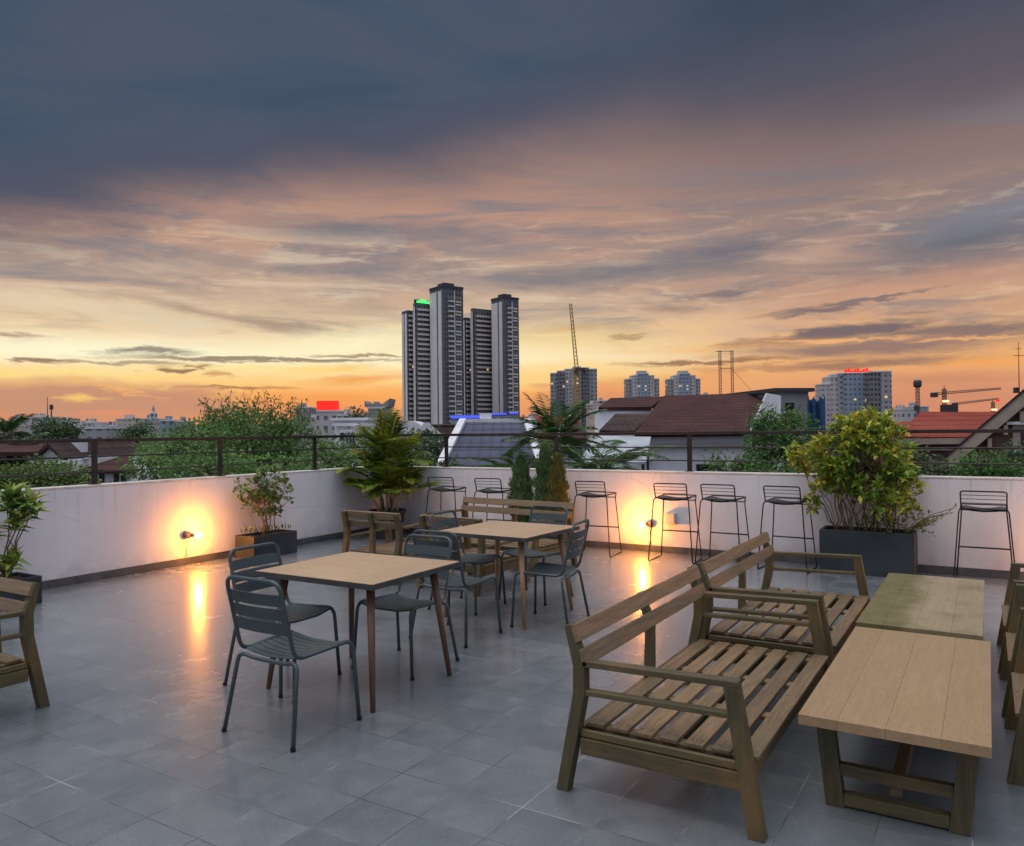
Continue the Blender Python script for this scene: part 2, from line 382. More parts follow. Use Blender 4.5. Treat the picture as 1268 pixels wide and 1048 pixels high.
# ---------------------------------------------------------------- materials of the terrace
WX, WY = -8.42, 9.62          # inner faces of the two parapets
def tile_floor():
    m, t, b = mat('floor_tiles')
    co = coords(t)
    TX, TY = .3275, .2885
    mp = t.mapping(co, (1, 1, 1), (3.02, -1.975, 0))
    sep = t.new('ShaderNodeSeparateXYZ'); t.put(sep.inputs[0], mp)
    wob = t.math('MULTIPLY_ADD', t.noise(co, 9, 2), .006, -.003)
    def axis(v, T):
        q = t.math('DIVIDE', t.math('ADD', v, wob), T); fr = t.math('FRACT', q)
        dist = t.math('MULTIPLY', t.math('MINIMUM', fr, t.math('SUBTRACT', 1.0, fr)), T)
        return q, dist
    qx, dx = axis(sep.outputs[0], TX); qy, dy = axis(sep.outputs[1], TY)
    ds = t.math('MINIMUM', dx, dy)
    grout = t.mapr(ds, .0018, .0042, 1, 0)
    cid = t.new('ShaderNodeCombineXYZ'); t.put(cid.inputs[0], t.math('FLOOR', qx)); t.put(cid.inputs[1], t.math('FLOOR', qy))
    wn = t.new('ShaderNodeTexWhiteNoise', noise_dimensions='2D'); t.put(wn.inputs[0], cid.outputs[0])
    off = t.new('ShaderNodeVectorMath', operation='MULTIPLY_ADD'); t.put(off.inputs[0], wn.outputs['Color']); off.inputs[1].default_value = (9, 9, 9); t.put(off.inputs[2], co)
    big = t.noise(co, .55, 5, .6, .4); mid = t.noise(off.outputs[0], 4.0, 5, .62, .2); fine = t.noise(co, 60, 3, .6); spk = t.noise(co, 260, 2, .6)
    c = t.ramp(wn.outputs[0], [(0, (.098, .118, .134, 1)), (.5, (.108, .129, .146, 1)), (1, (.120, .139, .154, 1))])
    c = t.mix(1.0, c, t.ramp(mid, [(.3, (.82, .84, .86, 1)), (.7, (1.14, 1.12, 1.10, 1))]), 'MULTIPLY')
    c = t.mix(1.0, c, t.ramp(fine, [(.3, (.86, .86, .86, 1)), (.7, (1.12, 1.12, 1.12, 1))]), 'MULTIPLY')
    c = t.mix(1.0, c, t.ramp(spk, [(.35, (.93, .93, .93, 1)), (.65, (1.07, 1.07, 1.07, 1))]), 'MULTIPLY')
    # the joints change from dark to pale with dried mortar
    gc = t.ramp(t.noise(co, 1.1, 3, .6, .5), [(.44, (.035, .035, .04, 1)), (.54, (.10, .10, .105, 1)), (.60, (.28, .28, .285, 1))])
    gm = t.math('MULTIPLY', grout, t.mapr(t.noise(co, 4.5, 4), .40, .56, .16, 1))
    c = t.mix(gm, c, gc)
    t.put(b.inputs['Base Color'], c)
    r = t.math('ADD', t.mapr(mid, .3, .7, .42, .56), t.mapr(big, .35, .65, -.04, .06))
    r = t.math('ADD', r, t.math('MULTIPLY', wn.outputs[0], .05)); r = t.math('ADD', r, t.math('MULTIPLY', gm, .25))
    t.put(b.inputs['Roughness'], r); b.inputs['Specular IOR Level'].default_value = .85
    b.inputs['Coat Weight'].default_value = 1.0; b.inputs['Coat IOR'].default_value = 1.55
    t.put(b.inputs['Coat Roughness'], t.math('ADD', t.mapr(mid, .3, .7, .15, .27), t.mapr(big, .35, .65, -.03, .06)))
    h = t.math('ADD', t.math('MULTIPLY', fine, .16), t.math('MULTIPLY', gm, -1.0)); h = t.math('ADD', h, t.math('MULTIPLY', mid, .12))
    bump(t, b, h, .18, .003)
    return m
M_FLOOR = tile_floor()
def plaster():
    m, t, b = mat('white_plaster')
    co = coords(t)
    n = t.noise(co, 1.4, 5, .6, .3); n2 = t.noise(t.mapping(co, (7, 7, .8)), 1, 4, .6)
    c = t.ramp(n, [(.3, (.66, .655, .69, 1)), (.7, (.76, .75, .78, 1))])
    c = t.mix(t.mapr(n2, .58, .78, 0, .22), c, (.48, .46, .45, 1))
    sp = t.new('ShaderNodeSeparateXYZ'); t.put(sp.inputs[0], co)
    low = t.math('MULTIPLY', t.mapr(sp.outputs[2], .32, .06, 0, .55, True), t.mapr(t.noise(co, 5, 5, .7), .4, .7, 0, 1))
    c = t.mix(low, c, (.34, .31, .29, 1))
    drip = t.math('MULTIPLY', t.mapr(sp.outputs[2], .55, 1.02, 0, .38, True), t.mapr(t.noise(t.mapping(co, (16, 16, .5)), 1, 3, .6), .56, .74, 0, 1))
    c = t.mix(drip, c, (.36, .33, .32, 1))
    crack = t.new('ShaderNodeTexVoronoi', feature='DISTANCE_TO_EDGE'); crack.inputs['Scale'].default_value = .9; t.put(crack.inputs['Vector'], co)
    ck = t.math('MULTIPLY', t.mapr(crack.outputs['Distance'], .0, .004, .5, 0), t.mapr(n, .5, .62, 0, 1))
    c = t.mix(ck, c, (.3, .28, .27, 1))
    t.put(b.inputs['Base Color'], c); b.inputs['Roughness'].default_value = .75
    bump(t, b, t.noise(co, 45, 5, .6), .3, .006)
    return m
M_WALL = plaster()
M_SKIRT = simple('dark_skirting', (.085, .085, .09, 1), .45, var=.3, scale=5)
M_COPE = simple('pale_coping', (.60, .56, .52, 1), .7, var=.2, scale=6)
M_RAIL = simple('dark_painted_steel', (.018, .015, .017, 1), .5, .1, .4, 9, c2=(.045, .028, .022, 1))
M_CONC = simple('weathered_render', (.42, .41, .40, 1), .85, var=.25, scale=.8)
WL, WD = (.285, .185, .098, 1), (.115, .073, .037, 1)
OL, OD = (.130, .102, .044, 1), (.052, .046, .020, 1)
STAIN = (.10, .10, .045, 1)
M_SLX = wood('teak_slat_x', 'x', WL, WD, STAIN, .55, .35)
M_SLY = wood('teak_slat_y', 'y', WL, WD, STAIN, .55, .35)
M_FRX = wood('teak_frame_x', 'x', OL, OD, (.20, .11, .035, 1))
M_FRZ = wood('teak_frame_z', 'z', OL, OD, (.20, .11, .035, 1))
M_BACK = wood('teak_back', 'y', (.27, .185, .11, 1), (.13, .09, .05, 1), (.17, .11, .045, 1), .5, .3)
M_TOPY = wood('oak_table_top', 'y', (.50, .37, .25, 1), (.36, .26, .17, 1), (.30, .22, .12, 1), .5, .25)
M_EDGE = simple('zinc_edging', (.060, .060, .058, 1), .5, .2, .3, 10)
M_TLEG = wood('red_stained_leg', 'z', (.20, .095, .065, 1), (.09, .045, .032, 1), None, .5)
M_TLEG2 = wood('pale_stained_leg', 'z', (.44, .27, .16, 1), (.26, .15, .085, 1), None, .5)
M_CHAIR = simple('slate_painted_metal', (.052, .071, .077, 1), .40, .10, .12, 9)
M_WIRE = simple('black_wire', (.012, .013, .016, 1), .4, .4, .3, 20)

# ---------------------------------------------------------------- floor, parapets, railings
b = MB(); b.box(-8.62, 7.0, -4.0, 9.82, -.12, 0)
tag(b.build('floor', M_FLOOR), kind='structure')
wl = thing('parapet_wall', 'low white parapet on the left with a round wall lamp on it, running away from the viewer', 'wall', (WX, 0, 0), 0, 'white parapets round the terrace')
MB().box(-.20, 0, -4, WY+.20, 0.0, 1.03).build('wall', M_WALL, wl, bevel=.006)
MB().box(-.21, .004, -4, WY+.21, 1.03, 1.05).build('coping', M_COPE, wl, bevel=.004)
sk = MB(); y = -4.0
while y < WY-.02:
    e = min(y+.3, WY-.02); sk.box(.001, .016+rnd.random()*.002, y+.0015, e-.0015, 0.001, .085); y = e
sk.build('skirting', M_SKIRT, wl, bevel=.002)
wb = thing('parapet_wall', 'low white parapet across the back behind the row of bar stools', 'wall', (0, WY, 0), 0, 'white parapets round the terrace')
MB().box(WX+.001, 7, 0, .20, 0, 1.03).build('wall', M_WALL, wb, bevel=.006)
MB().box(WX+.005, 7, -.004, .21, 1.03, 1.05).build('coping', M_COPE, wb, bevel=.004)
sk = MB(); x = WX+.02
while x < 6.9:
    sk.box(x+.0015, x+.3-.0015, -.016-rnd.random()*.002, -.001, 0.001, .085); x += .3
sk.build('skirting', M_SKIRT, wb, bevel=.002)
def railing(name, label, p0, p1, stations, loc):
    r = thing(name, label, 'railing', loc, 0, 'steel railings on the parapets')
    p0 = Vector(p0); p1 = Vector(p1); d = (p1-p0).normalized()
    MB().beam(p0+Vector((0, 0, 1.545)), p1+Vector((0, 0, 1.54)), .06, .04).build('top_rail', M_RAIL, r, bevel=.004)
    for z in (1.36, 1.19): MB().tube([p0+Vector((0, 0, z)), p1+Vector((0, 0, z))], .009, 8).build('rail', M_RAIL, r)
    for s in stations:
        q = p0+d*s
        m = MB().beam(q+Vector((0, 0, 1.05)), q+Vector((0, 0, 1.519)), .022, .062, up=d)
        m.box(q.x-.05, q.x+.05, q.y-.05, q.y+.05, 1.0505, 1.057); m.build('post', M_RAIL, r, bevel=.002)
    return r
railing('railing', 'dark steel railing along the left parapet in front of the big green trees', (-.10, -4, 0), (-.10, WY+.10, 0), [1.64+1.665*k+4-.005 for k in range(-3, 5)], (WX, 0, 0))
railing('railing', 'dark steel railing along the back parapet in front of the tiled roofs', (WX-.07, .10, 0), (7, .10, 0), [(-7.15+1.935*k)-(WX-.07) for k in range(0, 8)], (0, WY, 0))
bt = thing('terrace_building', 'rendered building block carrying the roof terrace', 'building', (0, 0, GROUND))
MB().box(-8.60, 6.98, -3.98, 9.80, 0, -GROUND-.121).build('wall', M_CONC, bt)

# ---------------------------------------------------------------- teak sofas and armchairs
def make_sofa(L, label, group, nsup, cat='sofa', name='slatted_sofa'):
    """length along local Y from 0 to L, back at x=0, sitter faces +X"""
    r = thing(name, label, cat, (0, 0, 0), 0, group)
    T = .058
    for y0 in (0, L-T):
        # raked back leg with its kinked head
        o = [(-.10, y0, 0), (-.045, y0, 0), (.045, y0, .44), (.045, y0, .565), (-.022, y0, .742), (-.050, y0, .732), (-.010, y0, .56), (-.012, y0, .44)]
        MB().prism(o, (0, 0, 0), (0, T, 0)).build('leg', M_FRZ, r, bevel=.003)
        o = [(.745, y0, 0), (.81, y0, 0), (.715, y0, .578), (.655, y0, .578)]
        MB().prism(o, (0, 0, 0), (0, T, 0)).build('leg', M_FRZ, r, bevel=.003)
        ar = MB(); yc = y0+T/2
        ar.beam((.035, yc, .575), (.715, yc, .591), T, .026); ar.beam((.037, yc, .448), (.684, yc, .463), T*.8, .022)
        ar.build('armrest', M_FRX, r, bevel=.003)
    fr = MB()
    for yc in (T/2, L-T/2):
        fr.beam((.018, yc, .212), (.735, yc, .212), T*.72, .070)
        fr.beam((.018, yc, .2665), (.735, yc, .2665), T*.4, .03)
    fr.beam((.74, T, .245), (.74, L-T, .245), .03, .075, up=(0, 0, 1)); fr.beam((0.0, T, .245), (0.0, L-T, .245), .03, .075)
    fr.beam((.37, T, .225), (.37, L-T, .225), .03, .06)
    fr.build('seat_frame', M_FRX, r, bevel=.003)
    st = MB(); n = 7; w = .078; x0 = .03; step = (.775-w-x0)/(n-1)
    for k in range(n):
        x = x0+step*k; st.box(x, x+w, T+.002 if 0 < k < n-1 else T+.002, L-T-.002, .2845, .303)
    nb = max(2, int(round(L/.62)))
    for k in range(nb+1):
        yb = T+.02+(L-2*T-.10)*k/nb; st.box(.06, .74, yb, yb+.06, .2632, .2842)
    st.build('seat_slats', M_SLY, r, bevel=.003)
    sw = MB()
    for k in range(n):
        for yb in (T+.05, L-T-.05, L/2):
            for dx in (.22, .78): sw.lathe([(.0042, 0), (.0042, .0008)], (x0+step*k+w*dx, yb, .3031), 7)
    tag(sw.build('screw_heads', M_RAIL, r), kind='stuff')
    bk = MB(); d = Vector((-.0625, 0, .180)).normalized()
    for s0, s1 in ((.005, .078), (.112, .19)):
        a = Vector((.052, 0, .562))+d*s0; e = Vector((.052, 0, .562))+d*s1; c = (a+e)/2
        bk.beam(c+Vector((0, 0, 0)), c+Vector((0, L, 0)), .022, (e-a).length, up=d)
    bk.build('backrest', M_BACK, r, bevel=.003)
    sp = MB()
    for k in range(nsup):
        y0 = L*(k+1)/(nsup+1)-.03
        sp.prism([(-.012, y0, .284), (.035, y0, .284), (.038, y0, .565), (-.022, y0, .735), (-.045, y0, .73), (.0, y0, .56)], (0, 0, 0), (0, .06, 0))
    if nsup: sp.build('back_support', M_FRZ, r, bevel=.003)
    return r
SX = -1.565
sofa1 = make_sofa(1.70, 'long slatted wooden sofa nearest the viewer in the middle, its cushions removed', 'long slatted wooden sofas', 1)
sofa1.location = (SX, 3.06, 0)
dup(sofa1, (SX, 4.875, 0), 0, 'long slatted wooden sofa beyond the nearest one, end to end with it')
dup(sofa1, (-5.86, 8.33, 0), -rad(90+6), 'long slatted wooden sofa at the back of the terrace in front of the conical conifers')
arm = make_sofa(.80, 'wooden armchair seen from behind near the left parapet, left of the pair', 'slatted wooden armchairs', 1, 'armchair', 'slatted_armchair')
arm.location = (-6.12+.0, 6.36, 0)
def place_arm(x, y, rz, label): return dup(arm, (x, y, 0), rad(rz), label)
arm.rotation_euler = (0, 0, rad(90)); arm.location = (-5.29, 6.36, 0)
place_arm(-4.22, 6.32, 90-4, 'wooden armchair seen from behind, right of the pair, partly behind the far table')
place_arm(-5.56, 2.40, -90, 'wooden armchair cut off by the left edge of the photo, below the potted plant')
place_arm(.86, 4.92, 180, 'wooden armchair at the right edge, nearest the viewer of the row')
place_arm(.85, 5.84, 180, 'wooden armchair at the right edge, middle of the row')
place_arm(.84, 6.72, 180, 'wooden armchair at the right edge, farthest from the viewer')

# ---------------------------------------------------------------- low coffee tables
def coffee(label, x0, x1, y0, y1, topm, loc_rz=0):
    r = thing('coffee_table', label, 'table', ((x0+x1)/2, (y0+y1)/2, 0), loc_rz, 'low wooden coffee tables')
    w, L = x1-x0, y1-y0
    tp = MB(); n = 4
    xs = [-w/2, -w/2+w*.22, -w/2+w*.48, -w/2+w*.76, w/2]
    for k in range(n): tp.box(xs[k]+.0002, xs[k+1]-.0002, -L/2, L/2, .378, .420)
    tp.build('tabletop', topm, r, bevel=.0015)
    for s in (-1, 1):
        y = s*(L/2-.19)
        for sx in (-1, 1):
            o = [(sx*(w/2-.035), y, .377), (sx*(w/2-.105), y, .377), (sx*(w/2-.150), y, 0), (sx*(w/2-.075), y, 0)]
            if sx > 0: o = o[::-1]
            MB().prism(o, (0, -.03, 0), (0, .03, 0)).build('leg', M_FRZ, r, bevel=.003)
        m = MB(); m.beam((-w/2+.13, y, .155), (w/2-.13, y, .155), .04, .05); m.beam((-w/2+.145, y, .035), (w/2-.145, y, .035), .05, .052)
        m.build('crossbar', M_FRX, r, bevel=.003)
    MB().beam((0, -L/2+.21, .10), (0, L/2-.21, .10), .05, .055).build('stretcher', M_SLY, r, bevel=.003)
    return r
M_CT1 = wood('scrubbed_table_top', 'y', (.39, .255, .140, 1), (.28, .18, .095, 1), (.27, .19, .085, 1), .5, .4, False)
def mossy():
    m = wood('mossy_table_top', 'y', (.36, .27, .165, 1), (.26, .20, .12, 1), None, .5, .5, False)
    t = NT(m.node_tree); b = t.n['Principled BSDF']; lk = b.inputs['Base Color'].links[0].from_socket
    co = coords(t); sp = t.new('ShaderNodeSeparateXYZ'); t.put(sp.inputs[0], co)
    w = t.math('ADD', sp.outputs[0], t.math('MULTIPLY_ADD', t.noise(co, 3.5, 5, .65, .4), .34, -.17))
    k = t.math('MAXIMUM', t.mapr(w, .02, -.13, 0, .85, True), t.math('MULTIPLY', t.mapr(t.noise(co, 2.6, 4, .6), .5, .66, 0, .45, True), 1.0))
    t.put(b.inputs['Base Color'], t.mix(k, lk, t.ramp(t.noise(co, 9, 5), [(.3, (.085, .075, .020, 1)), (.7, (.15, .13, .04, 1))])))
    return m
M_CT2 = mossy()
coffee('low coffee table of scrubbed tan planks, nearest the viewer on the right', -.685, -.005, 3.35, 4.99, M_CT1)
coffee('low coffee table stained green on its left half, beyond the tan one', -.70, -.04, 5.10, 6.95, M_CT2)

# ---------------------------------------------------------------- dining tables
def dining(label, cx, cy, rz, w, L, legm):
    r = thing('dining_table', label, 'table', (cx, cy, 0), rz, 'square dining tables')
    tp = MB(); xs = [-w/2, -w/2+w*.24, -w/2+w*.5, -w/2+w*.76, w/2]
    for k in range(4): tp.box(xs[k]+.0008*(k > 0)+.004*(k == 0), xs[k+1]-.0008*(k < 3)-.004*(k == 3), -L/2+.004, L/2-.004, .712, .742)
    tp.build('tabletop', M_DT, r, bevel=.001)
    ed = MB()
    for s in (-1, 1):
        ed.box(-w/2-.002, w/2+.002, s*L/2-.006 if s > 0 else s*L/2-.002, s*L/2+.002 if s > 0 else s*L/2+.006-.0, .709, .7405)
        ed.box(s*w/2-.006 if s > 0 else s*w/2-.002, s*w/2+.002 if s > 0 else s*w/2+.006, -L/2+.006, L/2-.006, .709, .7403)
    ed.box(-w/2+.05, w/2-.05, -L/2+.05, L/2-.05, .700, .7115)
    ed.build('edge_band', M_EDGE, r)
    for sx in (-1, 1):
        for sy in (-1, 1):
            MB().tube([(sx*(w/2-.13), sy*(L/2-.13), .695), (sx*(w/2-.055), sy*(L/2-.055), .0)], .026, 14, .015).build('leg', legm, r, smooth=True)
    return r
M_DT = wood('dining_top', 'x', (.56, .39, .245, 1), (.42, .285, .175, 1), (.42, .23, .11, 1), .36, .3, False)
dining('square dining table with dark red legs, nearer the viewer', -3.45, 3.745, rad(1.0), .96, .87, M_TLEG)
dining('square dining table with pale wooden legs, farther from the viewer', -3.60, 5.80, rad(-1.5), .92, .90, M_TLEG2)

# ---------------------------------------------------------------- slatted metal chairs
def make_chair():
    """sitter faces +Y, origin between the feet"""
    r = thing('metal_chair', 'x', 'chair', (0, 0, 0), 0, 'slate blue metal chairs')
    R = .0115; hw = .215
    # side tubes run front leg, seat side, up the back and over
    fr = MB()
    left = [(-.255, .235, 0), (-.225, .205, .425), (-.205, .155, .452), (-.205, -.17, .432), (-.215, -.205, .47), (-.205, -.265, .80)]
    pts = bend([Vector(p) for p in left[:1]]+[Vector((-.228, .215, .448)), Vector((-.205, -.185, .430)), Vector((-.202, -.285, .845)), Vector((.202, -.285, .845)), Vector((.205, -.185, .430)), Vector((.228, .215, .448)), Vector((.255, .235, 0))], .065, 7)
    fr.tube(pts, R, 8)
    # rear legs and the bar that sags under the seat
    fr2 = bend([Vector((-.262, -.255, 0)), Vector((-.222, -.185, .418)), Vector((-.12, -.178, .398)), Vector((.12, -.178, .398)), Vector((.222, -.185, .418)), Vector((.262, -.255, 0))], .05, 6)
    fr.tube(fr2, R, 8)
    fr.tube([(-.212, .19, .437), (-.1, .195, .418), (.1, .195, .418), (.212, .19, .437)], .007, 6)
    fr.build('frame', M_CHAIR, r, smooth=True)
    for p in ((-.255, .235), (.255, .235), (-.262, -.255), (.262, -.255)):
        MB().lathe([(.0135, .0005), (.0145, .012), (.0135, .02)], (p[0], p[1], 0), 10).build('foot_cap', M_WIRE, r)
    se = MB()
    ns = 8
    for k in range(ns):
        y = -.165+k*.0462; L_ = .040
        zc = .438+.006*k/ns
        for j in range(8):
            x0 = -.203+.406*j/8; x1 = -.203+.406*(j+1)/8
            f = lambda x: zc-.022*(1-(x/.203)**2)
            se.hexa([(x0, y, f(x0)-.004), (x1, y, f(x1)-.004), (x1, y+L_, f(x1)-.004), (x0, y+L_, f(x0)-.004), (x0, y, f(x0)), (x1, y, f(x1)), (x1, y+L_, f(x1)), (x0, y+L_, f(x0))])
    se.build('seat', M_CHAIR, r)
    bk = MB()
    for z0, z1 in ((.715, .778), (.640, .703), (.562, .628)):
        for j in range(8):
            x0 = -.203+.406*j/8; x1 = -.203+.406*(j+1)/8
            def q(x, z, off): return (x, -.185-.1*(z-.43)/.415-.022*(1-(x/.203)**2)+off, z)
            bk.hexa([q(x0, z0, -.003), q(x1, z0, -.003), q(x1, z0, .003), q(x0, z0, .003), q(x0, z1, -.003), q(x1, z1, -.003), q(x1, z1, .003), q(x0, z1, .003)])
    bk.build('backrest', M_CHAIR, r)
    return r
ch = make_chair()
CH = [(-3.26, 3.01, 0, 'slate blue metal chair nearest the viewer, its back to us at the near table'),
      (-3.91, 3.53, -89, 'slate blue metal chair tucked under the left side of the near table'),
      (-3.44, 4.17, 180, 'slate blue metal chair facing us across the near table'),
      (-3.57, 4.97, 0, 'slate blue metal chair seen from behind on the near side of the far table'),
      (-4.06, 5.84, -88, 'slate blue metal chair at the left end of the far table'),
      (-3.13, 5.68, 98, 'slate blue metal chair at the right end of the far table'),
      (-3.72, 6.46, 178, 'slate blue metal chair behind the far table in front of the back sofa')]
for i, (x, y, a, lb) in enumerate(CH):
    if i == 0: ch.location = (x, y, 0); ch.rotation_euler = (0, 0, rad(a)); ch['label'] = lb
    else: dup(ch, (x, y, 0), rad(a), lb)

# ---------------------------------------------------------------- wire bar stools (sitter faces the wall, +Y)
def make_stool():
    r = thing('bar_stool', 'x', 'stool', (0, 0, 0), 0, 'black wire bar stools')
    R = .0075
    for s in (-1, 1):
        pts = bend([Vector((s*.20, -.16, .765)), Vector((s*.215, -.19, .74)), Vector((s*.27, -.245, .008)), Vector((s*.255, .215, .008)), Vector((s*.20, .165, .72))], .03, 4)
        MB().tube(pts, R, 6).build('leg', M_WIRE, r, smooth=True)
    m = MB(); m.tube([(-.229, .192, .33), (.229, .192, .33)], .009, 6); m.build('footrest', M_WIRE, r)
    st = MB()
    st.tube(bend([Vector((-.20, -.165, .765)), Vector((-.205, .20, .78)), Vector((.205, .20, .78)), Vector((.20, -.165, .765)), Vector((-.20, -.165, .765))], .03, 4), R, 6)
    st.tube([(-.205, .18, .72), (.205, .18, .72)], R, 6)
    for sx in (-1, 1): st.tube([(sx*.203, .19, .78), (sx*.203, .165, .72)], R, 6)
    for k in range(9):
        y = -.155+k*.04
        st.tube([(-.20, y, .768+.0*k), (-.11, y, .744), (0, y, .736), (.11, y, .744), (.20, y, .768)], .0035, 5)
    st.build('seat', M_WIRE, r)
    pd = MB(); N = 8
    for i in range(N):
        for j in range(N):
            pass
    def zf(x): return .742+.030*(x/.19)**2
    for i in range(10):
        x0 = -.165+.33*i/10; x1 = x0+.033
        pd.hexa([(x0, -.15, zf(x0)), (x1, -.15, zf(x1)), (x1, .16, zf(x1)), (x0, .16, zf(x0)), (x0, -.15, zf(x0)+.009), (x1, -.15, zf(x1)+.009), (x1, .16, zf(x1)+.009), (x0, .16, zf(x0)+.009)])
    pd.build('seat_pad', M_WIRE, r)
    bk = MB()
    bk.tube(bend([Vector((-.195, -.17, .765)), Vector((-.20, -.225, .945)), Vector((.20, -.225, .945)), Vector((.195, -.17, .765))], .03, 4), R, 6)
    for k, z in enumerate((.905, .865, .825)): bk.tube([(-.198, -.17-.055*(z-.765)/.18, z), (.198, -.17-.055*(z-.765)/.18, z)], .0035, 5)
    bk.build('backrest', M_WIRE, r)
    return r
stl = make_stool()
SN = ['first from the corner palm', 'second from the corner palm', 'between the conifers and the small wall lamp', 'right of the wall lamp, in front of the wall box', 'right of the one in front of the wall box', 'immediately left of the big leafy planter', 'right of the big leafy planter']
SP = [(-6.70, 9.13, 8), (-5.90, 9.15, 6), (-4.33, 9.13, 4), (-3.27, 9.14, 3), (-2.69, 9.18, -2), (-1.96, 9.18, -4), (-.05, 9.25, 0)]
for i, (x, y, a) in enumerate(SP):
    lb = 'black wire bar stool, '+SN[i]
    if i == 0: stl.location = (x, y, 0); stl.rotation_euler = (0, 0, rad(a)); stl['label'] = lb
    else: dup(stl, (x, y, 0), rad(a), lb)

# ---------------------------------------------------------------- wall lamps and box
M_BULB = emit('lit_bulb', (1.0, .32, .03, 1), LAMP_E)
M_LAMP = simple('lamp_metal', (.30, .20, .15, 1), .45, .5, .2, 20)
def wall_lamp(label, p, n, aim):
    """p on the wall, n its outward normal, aim the way the bulb points"""
    r = thing('wall_lamp', label, 'lamp', p, 0, 'round wall lamps')
    n = Vector(n); aim = Vector(aim).normalized()
    c = n*.052
    MB().tube([n*.001, n*.014], .040, 16).tube([n*.0141, n*.02], .011, 10).build('wall_plate', M_LAMP, r)
    MB().sphere(c, .045, 16, 10).build('housing', M_LAMP, r, smooth=True)
    MB().tube([c+aim*.03, c+aim*.108], .022, 14, .027).build('socket', M_LAMP, r)
    MB().sphere(c+aim*.134, .030, 14, 9, sz=1).build('bulb', M_BULB, r, smooth=True)
    MB().tube([c+Vector((0, 0, -.04)), n*.02+Vector((0, 0, -.20)), n*.012+Vector((0, 0, -p[2]+.09))], .004, 6).build('cable', M_WIRE, r)
    return r
wall_lamp('small round wall lamp glowing orange low on the left parapet', (WX, 6.04, .365), (1, 0, 0), (.93, .36, 0.0))
wall_lamp('small round wall lamp glowing orange on the back parapet among the bar stools', (-3.78, WY, .37), (0, -1, 0), (-.38, -.92, -.05))
wall_lamp('small round wall lamp on the back parapet beyond the right edge of the photo', (1.05, WY, .37), (0, -1, 0), (-.66, -.75, 0))
bx = thing('outlet_box', 'small grey outlet box fixed low on the back parapet', 'box', (-3.49, WY, .45))
M_BOX = simple('pale_plastic', (.55, .5, .47, 1), .5, var=.1)
MB().box(-.065, .065, -.06, -.001, -.075, .075).build('body', M_BOX, bx, bevel=.004); MB().box(-.05, .05, -.067, -.0605, -.055, .065).build('cover', M_BOX, bx, bevel=.002)
# ---------------------------------------------------------------- plants on the terrace
G = lambda r, g, b: (r, g, b, 1)
LF_SHRUB = leafmat('shrub_leaves', [G(.045, .11, .015), G(.09, .20, .025), G(.19, .31, .035), G(.38, .42, .05), G(.66, .54, .07), G(.78, .42, .05)])
LF_PALM = leafmat('palm_leaves', [G(.04, .09, .015), G(.09, .17, .024), G(.18, .27, .03), G(.34, .32, .035), G(.50, .28, .04)])
LF_FIG = leafmat('broad_leaves', [G(.04, .10, .025), G(.10, .20, .035), G(.22, .33, .06), G(.42, .42, .09), G(.58, .34, .06)])
LF_CON = leafmat('conifer_leaves', [G(.04, .10, .045), G(.07, .16, .065), G(.12, .22, .08), G(.20, .26, .08), G(.30, .25, .06)], .7, .15)
LF_CON2 = leafmat('bronzed_conifer_leaves', [G(.07, .09, .03), G(.15, .16, .04), G(.28, .23, .05), G(.40, .26, .06)], .7, .15)
LF_SMALL = leafmat('small_leaves', [G(.04, .08, .02), G(.09, .15, .03), G(.20, .24, .05), G(.38, .34, .09)])
M_STEM = simple('brown_stem', (.17, .12, .075, 1), .8, var=.35, scale=9)
M_STEMP = simple('pale_stem', (.34, .27, .18, 1), .8, var=.35, scale=9)
M_POT = simple('charcoal_planter', (.022, .030, .036, 1), .6, .0, .5, 2.2, bmp=.1)
M_POTB = simple('brown_pot', (.035, .026, .026, 1), .55, 0, .3, 5)
M_SOIL = simple('soil', (.05, .035, .025, 1), .95, var=.4, scale=20, bmp=.6)
def rv(r, s=1.0): return Vector((r.uniform(-1, 1), r.uniform(-1, 1), r.uniform(-1, 1)))*s
def box_planter(root, w, d, h, th=.03, m=None):
    b = MB(); m = m or M_POT
    b.box(-w/2, w/2, -d/2, -d/2+th, 0.002, h); b.box(-w/2, w/2, d/2-th, d/2, 0.002, h)
    b.box(-w/2, -w/2+th, -d/2+th, d/2-th, 0.002, h); b.box(w/2-th, w/2, -d/2+th, d/2-th, 0.002, h); b.box(-w/2+th, w/2-th, -d/2+th, d/2-th, .002, .03)
    b.build('planter', m, root, bevel=.004)
    s = MB(); N = 10
    X = lambda i: (-w/2+th)+(w-2*th)*i/N; Y = lambda j: (-d/2+th)+(d-2*th)*j/4
    Z = [[h-.05+rnd.random()*.03 for j in range(5)] for i in range(N+1)]
    for i in range(N):
        for j in range(4): s.quad((X(i), Y(j), Z[i][j]), (X(i+1), Y(j), Z[i+1][j]), (X(i+1), Y(j+1), Z[i+1][j+1]), (X(i), Y(j+1), Z[i][j+1]))
    s.build('soil', M_SOIL, root, smooth=True)
def round_pot(root, r0, r1, h, m):
    MB().lathe([(r0, .002), (r1, h-.03), (r1+.012, h-.03), (r1+.012, h), (r1-.012, h), (r1-.02, h-.05), (.001, h-.045)], n=26).build('pot', m, root)
def branchy(stems, r, base, tip, rad0, n=5, wob=.06, r1=.3):
    pts = [Vector(base)]
    for k in range(1, n+1):
        t = k/n; pts.append(Vector(base).lerp(Vector(tip), t)+rv(r, wob*math.sin(PI*t)*.9)+Vector((0, 0, .04*math.sin(PI*t))))
    stems.tube(pts, rad0, 6, rad0*r1); return pts
